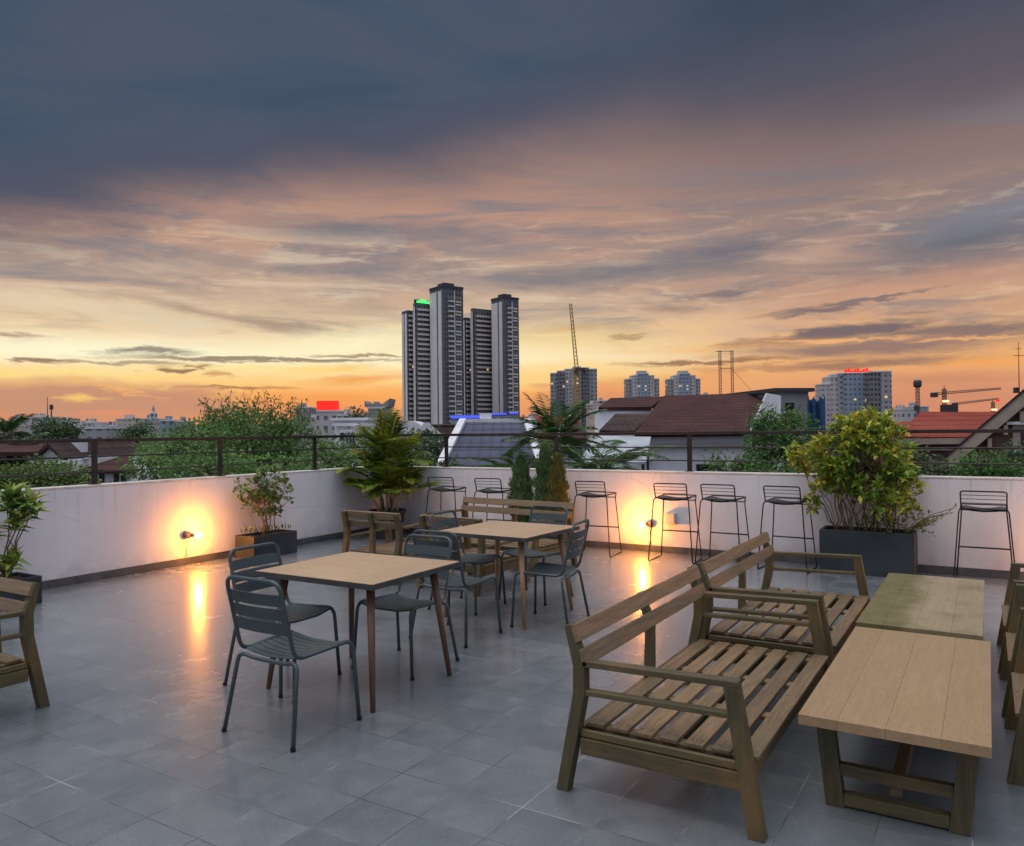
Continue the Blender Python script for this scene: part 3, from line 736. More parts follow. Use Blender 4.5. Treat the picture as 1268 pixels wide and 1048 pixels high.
def cluster(lf, r, p, d, n, L, W, spread=.9):
    for k in range(n):
        dd = (d*.5+rv(r, spread)+Vector((0, 0, .15))).normalized()
        lf.leaf(p+rv(r, L*.25), dd, Vector((0, 0, 1))+rv(r, .5), L*r.uniform(.7, 1.2), W*r.uniform(.8, 1.2), .12)

# big leafy shrub in its long planter
r = random.Random(11)
t = thing('leafy_shrub', 'big yellow green leafy shrub in a long charcoal planter against the back parapet', 'potted plant', (-1.145, 9.34, 0), 0, 'potted plants')
box_planter(t, .94, .42, .47, .035)
st, lf, low = MB(), MB(), MB()
for k in range(34):
    bx0 = r.uniform(-.36, .34); a = r.uniform(-1, 1)
    base = (bx0, r.uniform(-.12, .12), .40)
    top = (bx0*1.1+a*.32-.05, r.uniform(-.28, .20), r.uniform(1.05, 1.62))
    pts = branchy(st, r, base, top, r.uniform(.005, .010), 6, .07)
    for j in range(2, len(pts)):
        q = pts[j]
        if q.z < .88 and r.random() < .6: continue
        for s_ in range(2): 
            e = q+rv(r, .16)+Vector((0, 0, .08)); st.tube([q, e], .003, 4)
def inside(x, z):
    # outline of the crown seen from the front: dome with a side branch on the left and gaps below
    if z > .80: 
        hw = .53*math.sqrt(max(0, 1-((z-1.24)/.49)**2)) if z < 2 else 0
        return abs(x+.02) < hw*(.93+.1*math.sin(z*17+x*5))
    return False
n = 0
while n < 430:
    x, y, z = r.uniform(-.65, .62), r.uniform(-.36, .24), r.uniform(.78, 1.72)
    if not inside(x, z): continue
    shell = (x/.6)**2+((z-1.22)/.5)**2+(y/.4)**2
    if shell < .22 and r.random() < .6: continue
    if math.sin(x*9+1.3)*math.sin(z*8+y*6) > .42: continue
    if z < .92 and r.random() < .5: continue
    cluster(lf, r, Vector((x, y, z)), Vector((x, y, z-1.1)), 7, .095, .048); n += 1
for c_, rr, nn in (((-.74, -.05, 1.27), .11, 24), ((-.64, 0, 1.16), .09, 12), ((.02, 0, 1.67), .10, 22), ((.18, -.1, 1.64), .08, 12), ((-.56, -.1, .72), .06, 9), ((-.54, -.1, .86), .08, 9), ((.35, -.2, .82), .13, 22), ((.18, -.22, .74), .12, 18), ((.46, -.1, .9), .1, 10)):
    for k in range(nn): cluster(lf, r, Vector(c_)+rv(r, rr), rv(r)+Vector((0, 0, .2)), 6, .09, .045)
branchy(st, r, (-.3, 0, .4), (-.74, -.05, 1.27), .009, 6, .04)
branchy(st, r, (-.32, 0, .4), (-.56, -.1, .84), .007, 6, .04)
for k in range(60):
    x = r.uniform(-.1, .62); z = .47+r.uniform(0, .16)*(1+max(0, x)); cluster(low, r, Vector((x, r.uniform(-.22, .1), z)), Vector((.2, -.3, .6)), 5, .055, .022)
for k in range(7):
    p0 = Vector((.38, -.05, .45)); p1 = Vector((.52+.06*k*.9, r.uniform(-.25, .1), .50+.03*k+r.uniform(0, .12)))
    st.tube([p0, (p0+p1)/2+Vector((0, 0, .06)), p1], .004, 4)
    for j in range(6): cluster(low, r, p0.lerp(p1, .35+.65*j/5), (p1-p0), 3, .05, .02, .6)
st.build('stem', M_STEM, t, smooth=True); lf.build('foliage', LF_SHRUB, t); low.build('undergrowth', LF_SMALL, t)

# straggly shrub in the planter at the left wall
t = thing('straggly_shrub', 'small thin branched shrub in a dark planter against the left parapet', 'potted plant', (-8.12, 7.04, 0), rad(90), 'potted plants')
box_planter(t, .72, .36, .29, .03)
st, lf, low = MB(), MB(), MB(); r = random.Random(5)
for k in range(9):
    bx0 = r.uniform(-.10, .12); a = -1+2*k/8
    pts = branchy(st, r, (bx0, r.uniform(-.05, .05), .3), (-(a*.36)+.02, r.uniform(-.12, .12), .98-.18*abs(a)+r.uniform(-.05, .06)), .008, 6, .06)
    for j in range(3, 7):
        for s_ in range(3):
            e = pts[min(j, 6)]+rv(r, .13)+Vector((0, 0, .05)); st.tube([pts[min(j, 6)], e], .003, 4)
            cluster(lf, r, e, e-pts[3], 6, .075, .052, .8)
pts = branchy(st, r, (-.12, 0, .3), (-.52, .0, .86), .004, 6, .03); 
for j in (5, 6): cluster(lf, r, pts[j], Vector((0, 0, 1)), 5, .05, .03, .8)
for k in range(46):
    x = r.uniform(-.32, .33); p = Vector((x, r.uniform(-.12, .12), .31)); hh = r.uniform(.05, .13)
    low.leaf(p, Vector((r.uniform(-.5, .5), r.uniform(-.5, .5), 1)), Vector((1, 0, 0))+rv(r, .5), hh, .02)
st.build('stem', M_STEM, t, smooth=True); lf.build('foliage', LF_SMALL, t); low.build('undergrowth', LF_SMALL, t)

# fronds for palms
def frond(lf, st, base, az, el, L, droop, leaflets, ll, lw, r, twist=0.0):
    pts = []; d0 = Vector((math.cos(az)*math.cos(el), math.sin(az)*math.cos(el), math.sin(el)))
    p = Vector(base); n = 9; d = d0.copy()
    for k in range(n+1):
        pts.append(p.copy()); p = p+d*(L/n); d = (d+Vector((0, 0, -droop/n))).normalized()
    st.tube(pts, L*.008, 5, L*.002)
    side0 = Vector((-math.sin(az), math.cos(az), 0))
    for k in range(leaflets):
        t_ = .18+.82*k/leaflets; f_ = t_*n; i = min(int(f_), n-1); q = pts[i].lerp(pts[i+1], f_-i); dd = (pts[i+1]-pts[i]).normalized()
        for s_ in (-1, 1):
            l_ = ll*(math.sin(PI*min(1, t_*.9+.1))*.75+.3)*r.uniform(.85, 1.1)
            v = (dd*.65+side0*s_*.9+Vector((0, 0, .28-.55*t_))+rv(r, .09)).normalized()
            nrm = Vector((0, 0, 1))+side0*s_*.4
            lf.leaf(q, v, nrm, l_, lw*r.uniform(.8, 1.2), .1)
# clumping palm in the corner
t = thing('potted_palm', 'bushy clumping palm in a dark round pot in the corner of the parapets', 'potted plant', (-7.80, 9.08, 0), 0, 'potted plants')
round_pot(t, .20, .27, .42, M_POTB)
st, lf, tr = MB(), MB(), MB(); r = random.Random(23)
for (x, y, h, lean) in ((0, 0, 1.24, 0), (.08, .03, 1.06, .08), (-.08, -.02, .90, -.10), (.05, -.1, .80, .14), (-.12, .05, .74, -.06), (.12, -.05, .70, .16), (-.05, -.12, .60, -.12), (.16, .0, .58, .12), (0, .1, .62, 0)):
    top = Vector((x+lean, y-.03, h))
    tr.tube([(x, y, .36), (x+lean*.4, y, .36+(h-.36)*.5), top], .028, 9, .018)
    nf = 9 if h > .9 else 6
    for k in range(nf):
        el = rad(r.uniform(34, 80)); az = 2*PI*k/nf+r.uniform(-.3, .3)
        frond(lf, st, top, az, el, r.uniform(.56, .76)*(1.0 if h > .9 else .85), r.uniform(.5, 1.25), 14, .32, .054, r)
for k in range(5): frond(lf, st, Vector((.02, 0, 1.20)), r.uniform(0, 6.2), rad(82), .78, .35, 18, .26, .036, r)
tr.build('stem', M_STEMP, t, smooth=True); lf.build('frond', LF_PALM, t); st.build('frond_rib', M_STEMP, t)

# conical conifers behind the back sofa, each in its pot
def conifer(label, x, y, h, w, m, seed, pot=.30):
    t = thing('conical_conifer', label, 'potted plant', (x, y, 0), 0, 'potted conical conifers')
    round_pot(t, .14, .19, pot, M_POTB)
    r = random.Random(seed); lf, st = MB(), MB()
    st.tube([(0, 0, pot-.06), (0, 0, h-.12)], .018, 7, .004)
    N = int(5200*w/.5)
    for k in range(N):
        z = r.random()**.9; prof = w*.5*min(1, (1-z)**.62*1.5)*(.72+.28*min(1, z*5))
        prof *= .9+.16*math.sin(z*31+seed)
        an = r.uniform(0, 2*PI); q = prof*math.sqrt(r.uniform(.25, 1))
        p = Vector((q*math.cos(an), q*math.sin(an), pot-.02+z*(h-pot-.05)))
        d = Vector((math.cos(an)*.45, math.sin(an)*.45, 1))+rv(r, .28)
        lf.leaf(p, d, Vector((math.cos(an), math.sin(an), .2)), r.uniform(.05, .10), .018, .2)
    st.build('stem', M_STEM, t, smooth=True); lf.build('foliage', m, t)
conifer('slim green conical conifer, leftmost behind the back sofa', -5.55, 9.28, 1.29, .36, LF_CON, 2)
conifer('tallest conical conifer, green, between its two neighbours behind the back sofa', -5.17, 9.30, 1.44, .36, LF_CON, 4)
conifer('bronze tinged conical conifer, rightmost behind the back sofa', -4.93, 9.20, 1.30, .30, LF_CON2, 9)

# broad leaved plant at the left edge
t = thing('broadleaf_plant', 'broad leaved potted plant with yellowing leaves cut off by the left edge', 'potted plant', (-7.97, 3.78, 0), 0, 'potted plants')
box_planter(t, .44, .44, .26, .03)
st, lf = MB(), MB(); r = random.Random(31)
hd = [(.0, .02, 1.0), (-.12, -.12, .92), (.03, .16, .92), (.02, .08, .80), (-.06, .10, 1.06), (.06, .02, .44), (.02, -.16, .72), (.05, .22, .96)]
for hx, hy, hz in hd:
    pts = branchy(st, r, (hx*.1, hy*.1, .2), (hx, hy, hz), .011, 6, .05)
    for k in range(34):
        an = r.uniform(0, 2*PI); el = r.uniform(-.35, 1.2)
        lf.leaf(pts[-1]+Vector((0, 0, -.12+.14*r.random())), Vector((math.cos(an)*math.cos(el), math.sin(an)*math.cos(el), math.sin(el))), Vector((0, 0, 1))+rv(r, .3), r.uniform(.13, .21), r.uniform(.055, .075), .12)
st.build('stem', M_STEM, t, smooth=True); lf.build('foliage', LF_FIG, t)
# ---------------------------------------------------------------- the town beyond, built where it stands
def grid_mat(name, wall, glass, sw, sh, fw=.5, fh=.45, rough=.7, var=.15, lit=0.0, lines=None):
    """facade with a window grid sw x sh metres; the horizontal run is local x+y"""
    m, t, b = mat(name)
    co = coords(t); sp = t.new('ShaderNodeSeparateXYZ'); t.put(sp.inputs[0], co)
    s = t.math('DIVIDE', t.math('ADD', sp.outputs[0], sp.outputs[1]), sw); z = t.math('DIVIDE', sp.outputs[2], sh)
    fs = t.math('FRACT', s); fz = t.math('FRACT', z)
    w = t.math('MULTIPLY', t.math('LESS_THAN', t.math('ABSOLUTE', t.math('SUBTRACT', fs, .5)), fw/2), t.math('LESS_THAN', t.math('ABSOLUTE', t.math('SUBTRACT', fz, .5)), fh/2))
    nz = t.new('ShaderNodeNewGeometry').outputs['Normal']; sn = t.new('ShaderNodeSeparateXYZ'); t.put(sn.inputs[0], nz)
    w = t.math('MULTIPLY', w, t.math('LESS_THAN', t.math('ABSOLUTE', sn.outputs[2]), .5))
    cid = t.new('ShaderNodeCombineXYZ'); t.put(cid.inputs[0], t.math('FLOOR', s)); t.put(cid.inputs[1], t.math('FLOOR', z))
    wn = t.new('ShaderNodeTexWhiteNoise', noise_dimensions='2D'); t.put(wn.inputs[0], cid.outputs[0])
    n = t.noise(co, .12, 4, .6)
    wc = t.mix(1.0, wall, t.ramp(n, [(.3, (1-var,)*3+(1,)), (.7, (1+var,)*3+(1,))]), 'MULTIPLY')
    gc = t.mix(t.mapr(wn.outputs[0], .55, 1, 0, .55), glass, wall)
    t.put(b.inputs['Base Color'], t.mix(w, wc, gc)); t.put(b.inputs['Roughness'], t.math('MULTIPLY_ADD', w, -.45, rough))
    if lit:
        b.inputs['Emission Color'].default_value = (1, .62, .3, 1)
        t.put(b.inputs['Emission Strength'], t.math('MULTIPLY', t.math('MULTIPLY', w, t.math('GREATER_THAN', wn.outputs[0], 1-lit)), .8))
    return m
def roof_mat(name, c, c2, step=.33, axis=2, rough=.6):
    m, t, b = mat(name)
    co = coords(t); sp = t.new('ShaderNodeSeparateXYZ'); t.put(sp.inputs[0], co)
    wz = t.math('FRACT', t.math('DIVIDE', sp.outputs[2], step*.62)); wx = t.math('FRACT', t.math('DIVIDE', sp.outputs[0], step))
    n = t.noise(co, .6, 5, .65); n2 = t.noise(co, 5, 3)
    col = t.mix(t.mapr(n, .35, .68, 0, 1), c, c2)
    col = t.mix(1, col, t.ramp(wz, [(0, (.45, .45, .45, 1)), (.22, (.95, .95, .95, 1)), (1, (1.12, 1.12, 1.12, 1))]), 'MULTIPLY')
    col = t.mix(1, col, t.ramp(wx, [(0, (.82, .82, .82, 1)), (.3, (1, 1, 1, 1)), (.8, (1.05, 1.05, 1.05, 1)), (1, (.86, .86, .86, 1))]), 'MULTIPLY')
    col = t.mix(t.mapr(n2, .55, .75, 0, .4), col, tuple(x*.45 for x in c[:3])+(1,))
    t.put(b.inputs['Base Color'], col); b.inputs['Roughness'].default_value = .85; b.inputs['Specular IOR Level'].default_value = .15
    bump(t, b, t.math('ADD', wz, t.math('MULTIPLY', wx, .6)), .6, .04)
    return m
M_GROUND = simple('town_ground', (.06, .065, .05, 1), .95, var=.5, scale=.01)
MB().quad((-4500, -4500, 0), (4500, -4500, 0), (4500, 4500, 0), (-4500, 4500, 0)).build('ground', M_GROUND, loc=(0, 0, GROUND))
tag(bpy.data.objects['ground'], kind='structure')
M_TDARK = grid_mat('tower_dark', (.11, .11, .13, 1), (.02, .022, .03, 1), 2.2, 3.05, .5, .5, .7, .12)
M_TSTACK = grid_mat('tower_window_stack', (.17, .165, .18, 1), (.025, .028, .04, 1), 2.1, 3.05, .62, .5, .7, .1, lit=.02)
M_TPALE = simple('tower_pale_panel', (.62, .61, .63, 1), .8, var=.12, scale=.05)
M_TSLAB = simple('tower_balcony', (.60, .55, .52, 1), .8, var=.1, scale=.05)
M_TVOID = simple('tower_recess', (.035, .035, .045, 1), .6, var=.2, scale=.1)
M_WH1 = grid_mat('pale_block_wall', (.46, .44, .46, 1), (.10, .11, .14, 1), 2.6, 3.1, .45, .42, .8, .12, lit=.02)
M_WH2 = grid_mat('grey_block_wall', (.30, .30, .33, 1), (.07, .08, .11, 1), 3.2, 3.2, .5, .4, .8, .12, lit=.02)
M_WH3 = grid_mat('cream_block_wall', (.50, .43, .38, 1), (.12, .11, .12, 1), 2.2, 3.0, .4, .45, .8, .12, lit=.03)
M_BLU = grid_mat('bluish_block_wall', (.24, .30, .38, 1), (.07, .09, .13, 1), 2.8, 3.1, .5, .35, .7, .12, lit=.02)
M_WHITE = simple('white_house_wall', (.68, .70, .75, 1), .8, var=.14, scale=.5)
M_GREY = simple('grey_house_wall', (.26, .26, .27, 1), .85, var=.2, scale=.4)
M_TRIM = simple('white_trim', (.62, .62, .66, 1), .7, var=.1, scale=1)
M_WIN = simple('dark_window', (.018, .02, .028, 1), .15, var=.3, scale=1)
M_METAL = simple('dark_mast_metal', (.06, .05, .05, 1), .6, .2, .2, 1)
M_RMAR = roof_mat('maroon_roof_tiles', (.050, .022, .022, 1), (.080, .036, .033, 1))
M_RRED = roof_mat('red_roof_tiles', (.20, .035, .024, 1), (.27, .065, .042, 1), .4)
M_RSLT = roof_mat('slate_blue_roof', (.060, .070, .105, 1), (.085, .095, .135, 1), .45)
M_RBRN = roof_mat('brown_roof_tiles', (.045, .030, .030, 1), (.075, .048, .045, 1), .4)
M_BRICK = None
def brick():
    m, t, b = mat('red_brown_brick'); co = coords(t)
    n = t.new('ShaderNodeTexBrick'); t.put(n.inputs[0], t.mapping(co, (1, 1, 1), (0, 0, 0), (rad(90), 0, 0)))
    n.inputs['Color1'].default_value = (.23, .11, .085, 1); n.inputs['Color2'].default_value = (.16, .08, .062, 1); n.inputs['Mortar'].default_value = (.17, .13, .11, 1)
    n.inputs['Scale'].default_value = 1; n.inputs['Mortar Size'].default_value = .012; n.inputs['Brick Width'].default_value = .34; n.inputs['Row Height'].default_value = .12
    t.put(b.inputs['Base Color'], t.mix(1, n.outputs[0], t.ramp(t.noise(co, 1.2, 5), [(.3, (.7, .7, .7, 1)), (.7, (1.2, 1.2, 1.2, 1))]), 'MULTIPLY')); b.inputs['Roughness'].default_value = .85
    return m
M_BRICK = brick()
E_GREEN = emit('green_sign_light', (.05, 1, .15, 1), 1.6); E_BLUE = emit('blue_roof_light', (.05, .08, .8, 1), 1.3)
E_RED = emit('red_sign_light', (1, .02, .012, 1), .8); E_WARM = emit('warm_work_light', (1, .62, .25, 1), 2.2)

VA = math.atan2(F0.y, F0.x)-PI/2       # a box with rz=VA faces the terrace
def place(px, d): 
    x, y = col_at(px, d); return x, y
def W(px0, px1, d): return abs(px1-px0)/FPX*d
# --- a corner-on tower: nearest vertical edge at px, left and right faces wl/wr pixels wide on the sight line
def corner_box(px, d, wlp, wrp, ang):
    """returns root location, rz, size a (left face run), b (right face run)"""
    x, y = col_at(px, d)
    a = W(0, wlp, d)/math.sin(ang); b_ = W(0, wrp, d)/math.cos(ang)
    return (x, y, GROUND), VA+ang, a, b_
    # local +x runs along the right face, local +y runs along the left face, corner at the origin
def tower(root_name, label, px, d, ang, masses, extras=None):
    x, y = col_at(px, d)
    r = thing(root_name, label, 'building', (x, y, GROUND), VA+ang, 'tall apartment towers on the skyline')
    return r
HT = lambda px, py, d: ztop(px, py, d)-GROUND
AN = rad(36)
def slab_tower(label, px, ytop, d, lw, rw, left_low, right_low):
    """tall slab with its corner at px, a lower wing behind its left face"""
    loc, rz, a, b_ = corner_box(px, d, lw, rw, AN)
    r = thing('apartment_tower', label, 'building', loc, rz, 'tall apartment towers on the skyline')
    H = HT(px, ytop, d)
    MB().box(0, b_, 0, a, 0, H-1.5).build('wall', M_TDARK, r)
    MB().box(-.25, b_+.25, -.25, a+.25, H-1.499, H).build('roof', M_TVOID, r)
    # right face: recessed window stack with balcony slabs
    rs = MB(); rs.box(b_*.22, b_*.90, -.12, -.001, 4, H-6); rs.build('window_stack', M_TSTACK, r)
    sl = MB(); z = 6.0; k = 0
    while z < H-7:
        sl.box(b_*.26, b_*.52, -1.0, -.121, z, z+.9); sl.box(b_*.60, b_*.86, -1.0, -.121, z+(.0 if k % 2 else 1.2), z+(.9 if k % 2 else 2.1)); z += 3.05; k += 1
    tag(sl.build('balconies', M_TSLAB, r), kind='stuff')
    for x0, x1 in ((.0, .10), (.54, .58)): MB().box(b_*x0, b_*x1, -.5, -.122, 0, H-3).build('fin', M_TPALE if x0 > .3 else M_TDARK, r)
    # left face: pale panels in tall strips
    for y0, y1 in ((.06, .30), (.42, .94)): MB().box(-.5, -.001, a*y0, a*y1, 0, H-3.5).build('stair_panel', M_TPALE, r)
    MB().box(b_*.2, b_*.7, a*.2, a*.7, H+.001, H+2.2).build('lift_house', M_TVOID, r)
    return r, a, b_, H
D1 = 470
t1, a1, b1, H1 = slab_tower('tallest apartment tower, left of the twin pair, with pale striped side', 549.5, 352.5, D1, 18.5, 24.5, 0, 0)
D2 = 500
t2, a2, b2, H2 = slab_tower('slightly lower apartment tower, right of the twin pair', 624.5, 366.5, D2, 15, 19.5, 0, 0)
def wing(root, px, ytop, d, lw, rw, base_d_root, stacks, label='wing'):
    """a lower wing belonging to the tower, in the tower's own frame"""
    wx, wy = col_at(px, d); o = root.location; dx, dy = wx-o.x, wy-o.y
    c, s = math.cos(root.rotation_euler.z), math.sin(root.rotation_euler.z)
    lx, ly = dx*c+dy*s, -dx*s+dy*c
    a = W(0, lw, d)/math.sin(AN); b_ = W(0, rw, d)/math.cos(AN); H = HT(px, ytop, d)
    MB().box(lx, lx+b_, ly, ly+a, 0, H).build(label, M_TDARK, root)
    rs = MB().box(lx+b_*.08, lx+b_*.95, ly-.12, ly-.001, 4, H-2).build('window_stack', M_TSTACK, root)
    sl = MB(); z = 5.0
    while z < H-3: sl.box(lx+b_*.14, lx+b_*.9, ly-1.3, ly-.121, z, z+1.15); z += 3.05
    tag(sl.build('balconies', M_TSLAB, root), kind='stuff')
    for y0, y1 in ((.1, .42), (.6, .9)): MB().box(lx-.35, lx-.001, ly+a*y0, ly+a*y1, 0, H-2).build('stair_panel', M_TPALE, root)
    return lx, ly, a, b_, H
w = wing(t1, 515.5, 375, D1+8, 3, 17, D1, 1)
w0 = wing(t1, 506, 384, D1+14, 9, 9, D1, 1)
lx, ly, a, b_, H = w
MB().box(lx+b_*.05, lx+b_*.95, ly+.5, ly+a, H+.001, H+2.4).build('lift_house', M_TVOID, t1)
gs = MB(); gs.box(lx+b_*.1, lx+b_*.9, ly-.4, ly-.121, H+.3, H+1.5); gs.box(lx+b_*.3, lx+b_*.75, ly-.4, ly-.121, H+1.501, H+2.2); gs.build('green_light_strip', E_GREEN, t1)
wing(t2, 587, 381.5, D2+8, 3, 26, D2, 1)
wing(t2, 577, 393, D2+14, 4, 9, D2, 1)
# podium roofs glowing blue between the towers
def fblock(name, label, px0, px1, ytop, d, dep, wm, roofm=None, group=None, cat='building', rz=0, par=.5, ybase=None, extra=0):
    px = (px0+px1)/2; x, y = col_at(px, d+dep/2); w_ = W(px0, px1, d+dep/2)/max(.5, math.cos(rz))
    H = HT(px, ytop, d)
    r = thing(name, label, cat, (x, y, GROUND), VA+rz, group)
    MB().box(-w_/2, w_/2, -dep/2, dep/2, 0, H-par).build('wall', wm, r)
    if roofm: MB().box(-w_/2-.15, w_/2+.15, -dep/2-.15, dep/2+.15, H-par+.001, H).build('roof', roofm, r)
    return r, w_, H
p, pw, pH = fblock('podium_building', 'low podium with blue glowing roof edge at the foot of the twin towers', 560, 602, 516, 330, 14, M_WH2, M_TVOID, None)
e = MB(); e.box(-pw/2, pw/2, -7.5, -7.16, pH-.7, pH+.5); e.build('blue_light_strip', E_BLUE, p)
p, pw, pH = fblock('podium_building', 'second low podium with thinner blue roof light right of the first one', 608, 641, 512.5, 340, 14, M_WH2, M_TVOID, None)
e = MB(); e.box(-pw/2, pw*.1, -7.5, -7.16, pH-.4, pH+.3); e.box(pw*.2, pw*.5, -7.5, -7.16, pH-.2, pH+.5); e.build('blue_light_strip', E_BLUE, p)

# --- middle distance towers
def stepped(label, px0, px1, ytop, d, wm, cols, top=None):
    px = (px0+px1)/2; x, y = col_at(px, d); w_ = W(px0, px1, d); H = HT(px, ytop, d)
    r = thing('apartment_tower', label, 'building', (x, y, GROUND), VA, 'mid height apartment blocks on the skyline')
    for (f0, f1, dy, dh, m) in cols:
        MB().box(-w_/2+w_*f0, -w_/2+w_*f1, -dy, 14+dy*.1, 0, H-dh).build('wall', m, r)
        MB().box(-w_/2+w_*f0-.2, -w_/2+w_*f1+.2, -dy-.2, 14+dy*.1, H-dh+.001, H-dh+.8).build('roof', M_TPALE, r)
    return r, w_, H
stepped('grey apartment block behind the yellow crane', 683, 740, 458, 620, M_WH2, [(0, .14, 0, 3, M_WH2), (.1402, .30, 3, 1.5, M_TSTACK), (.3002, .48, 1, 0, M_WH1), (.4802, .64, 4, -1.5, M_WH2), (.6402, .82, 1.5, -1, M_TSTACK), (.8202, 1, 0, 0, M_WH2)])
for px0, px1, lb in ((776, 817, 'round topped apartment block, left of the pair above the maroon roof'), (828, 868, 'round topped apartment block, right of the pair above the maroon roof')):
    r_, w_, H_ = stepped(lb, px0, px1, 468, 700, M_WH2, [(0, .16, 0, 1.5, M_WH2), (.1602, .34, 2, -1.5, M_WH1), (.3402, .66, 3.5, -3.5, M_BLU), (.6602, .84, 2, -1.5, M_WH1), (.8402, 1, 0, 1.5, M_WH2)])
    MB().box(-w_*.14, w_*.14, 2, 10, H_+4.301, H_+6.5).build('lift_house', M_WH2, r_)
r_, w_, H_ = stepped('pale blue office tower with a red lit sign on its roof', 1021, 1078, 463, 480, M_BLU, [(0, .16, -2, 6.5, M_WH1), (.1602, .30, 0, 2, M_WH1), (.3002, .42, 1, .2, M_WH2), (.4202, 1, 2.5, 0, M_BLU)])
m = MB()
for k in range(9): m.box(w_*(-.08+.065*k), w_*(-.08+.065*k+.05), -2.4, -2.0, H_+.81, H_+2.6+.8*math.sin(k*2.1))
m.box(w_*(-.08), w_*.49, -2.4, -2.0, H_+.81, H_+1.3); m.build('red_lit_sign', E_RED, r_)
stepped('grey slab block immediately right of the tower with the red sign', 1079, 1104, 461, 470, M_WH2, [(0, .5, 0, 0, M_TSTACK), (.5002, 1, 1.0, 0, M_WH2)])

# --- low rise skyline
LOW = [(0, 18, 526, 300, M_WH3), (20, 35, 517, 420, M_WH1), (43, 72, 516, 380, M_WH1), (75, 101, 521, 360, M_WH1), (84, 118, 528, 250, M_WH1), (106, 134, 523, 330, M_WH3), (118, 146, 529, 240, M_WH2), (136, 152, 527, 300, M_WH1),
       (152, 183, 518, 340, M_WH3), (183, 197, 518, 330, M_WH1), (205, 222, 520, 310, M_BLU), (224, 236, 521, 300, M_WH2), (372, 388, 504, 300, M_WH2), (384, 402, 519, 260, M_WH1), (398, 424, 508, 240, M_WH1), (424, 448, 513, 230, M_WH1), (452, 462, 516, 300, M_WH2),
       (461, 481, 504, 220, M_GREY), (645, 655, 517, 420, M_WH2), (655, 666, 513, 500, M_WH3), (668, 684, 518, 420, M_WH1), (728, 742, 500, 380, M_WH3), (740, 752, 496, 420, M_WH2), (733, 764, 508, 240, M_WH3), (868, 886, 489, 520, M_WH2), (1104, 1112, 512, 400, M_WH2), (1107, 1126, 506, 320, M_WH1), (1124, 1140, 503, 330, M_WH2)]
HUE = {id(M_WH1): 'pale', id(M_WH2): 'grey', id(M_WH3): 'cream', id(M_BLU): 'bluish', id(M_GREY): 'plain dark'}
WHERE = ['behind the coconut palm at the left edge', 'narrow, just right of the left edge palm', 'carrying the thin aerial mast', 'low, right of the aerial mast', 'half hidden behind another, above the maroon roofed house', 'stepped, at the middle of the left skyline', 'low, nearest of the left skyline', 'small, between two taller ones on the left skyline',
         'long flat topped, left of the small cupola', 'carrying the small cupola', 'small, left of the twiggy big tree', 'narrow, peeping out left of the twiggy big tree', 'tall narrow, just right of the twiggy tree top', 'low, left below the red roof box', 'under the red roof box', 'right of the red roof box', 'tiny, just left of the potted palm top',
         'with an upturned roof above the potted palm', 'narrow, immediately right of the twin towers', 'small, over the little red roof', 'low, left of the crane block', 'narrow, right of the crane block', 'farther one right of the crane block', 'low with arcaded front, left of the big maroon roof', 'peeping over the big maroon roof', 'small, right of the red signed tower', 'low with lit roof plant, left of the telecom mast', 'at the foot of the telecom mast']
for (a0, a1_, yt, d, m), wh in zip(LOW, WHERE):
    r_, w_, H_ = fblock('town_building', '%s building %s' % (HUE[id(m)], wh), a0, a1_, yt, d, 12, m, M_TPALE, 'low buildings on the skyline', rz=rnd.uniform(-.12, .12))
    MB().box(-w_*.3, -w_*.05, -3, 1, H_+.001, H_+1.6).build('roof_tank', m, r_)
    if a0 == 398:
        MB().box(-w_*.5, w_*.42, -6, -2, H_+.001, H_+2.9).build('red_roof_box', E_RED, r_)
    if a0 == 183:
        MB().lathe([(1.6, 0), (1.6, 2), (.5, 3.2), (.5, 4.6), (.02, 6)], (0, 0, H_+.001), 10).build('cupola', M_WH2, r_)
    if a0 == 461:
        MB().prism([(-w_/2-1, -6, H_), (-w_/2-1, -6, H_+1.8), (-w_/2-.4, -6, H_+.9), (w_*.4, -6, H_+.9), (w_/2+1.6, -6, H_+2.4), (w_/2+1, -6, H_)], (0, 0, .002), (0, 10, .002)).build('upturned_roof', M_GREY, r_)
    if a0 == 43:
        mm = MB(); mm.tube([(w_*.22, -4, H_+.001), (w_*.22, -4, H_+9.8)], .22, 6, .12); mm.tube([(w_*.38, -4, H_+.001), (w_*.38, -4, H_+6)], .3, 6)
        mm.obox((w_*.38, -4, H_+3.5), 1.4, 1.0, 2.2); mm.build('aerial_mast', M_METAL, r_)
# the rest of the town in haze-free distance: a broken line of roofs far out
k = 0
for i in range(70):
    px = -60+i*20+rnd.uniform(-6, 6); d = rnd.uniform(620, 1100); yt = 531-rnd.uniform(2, 9)-(4 if i % 7 == 0 else 0)
    fblock('distant_building', 'distant low building on the horizon between nearer roofs', px-rnd.uniform(6, 13), px+rnd.uniform(6, 13), yt, d, 20, rnd.choice([M_WH1, M_WH2, M_WH3]), M_TVOID, 'faint far buildings on the horizon', rz=rnd.uniform(-.3, .3))

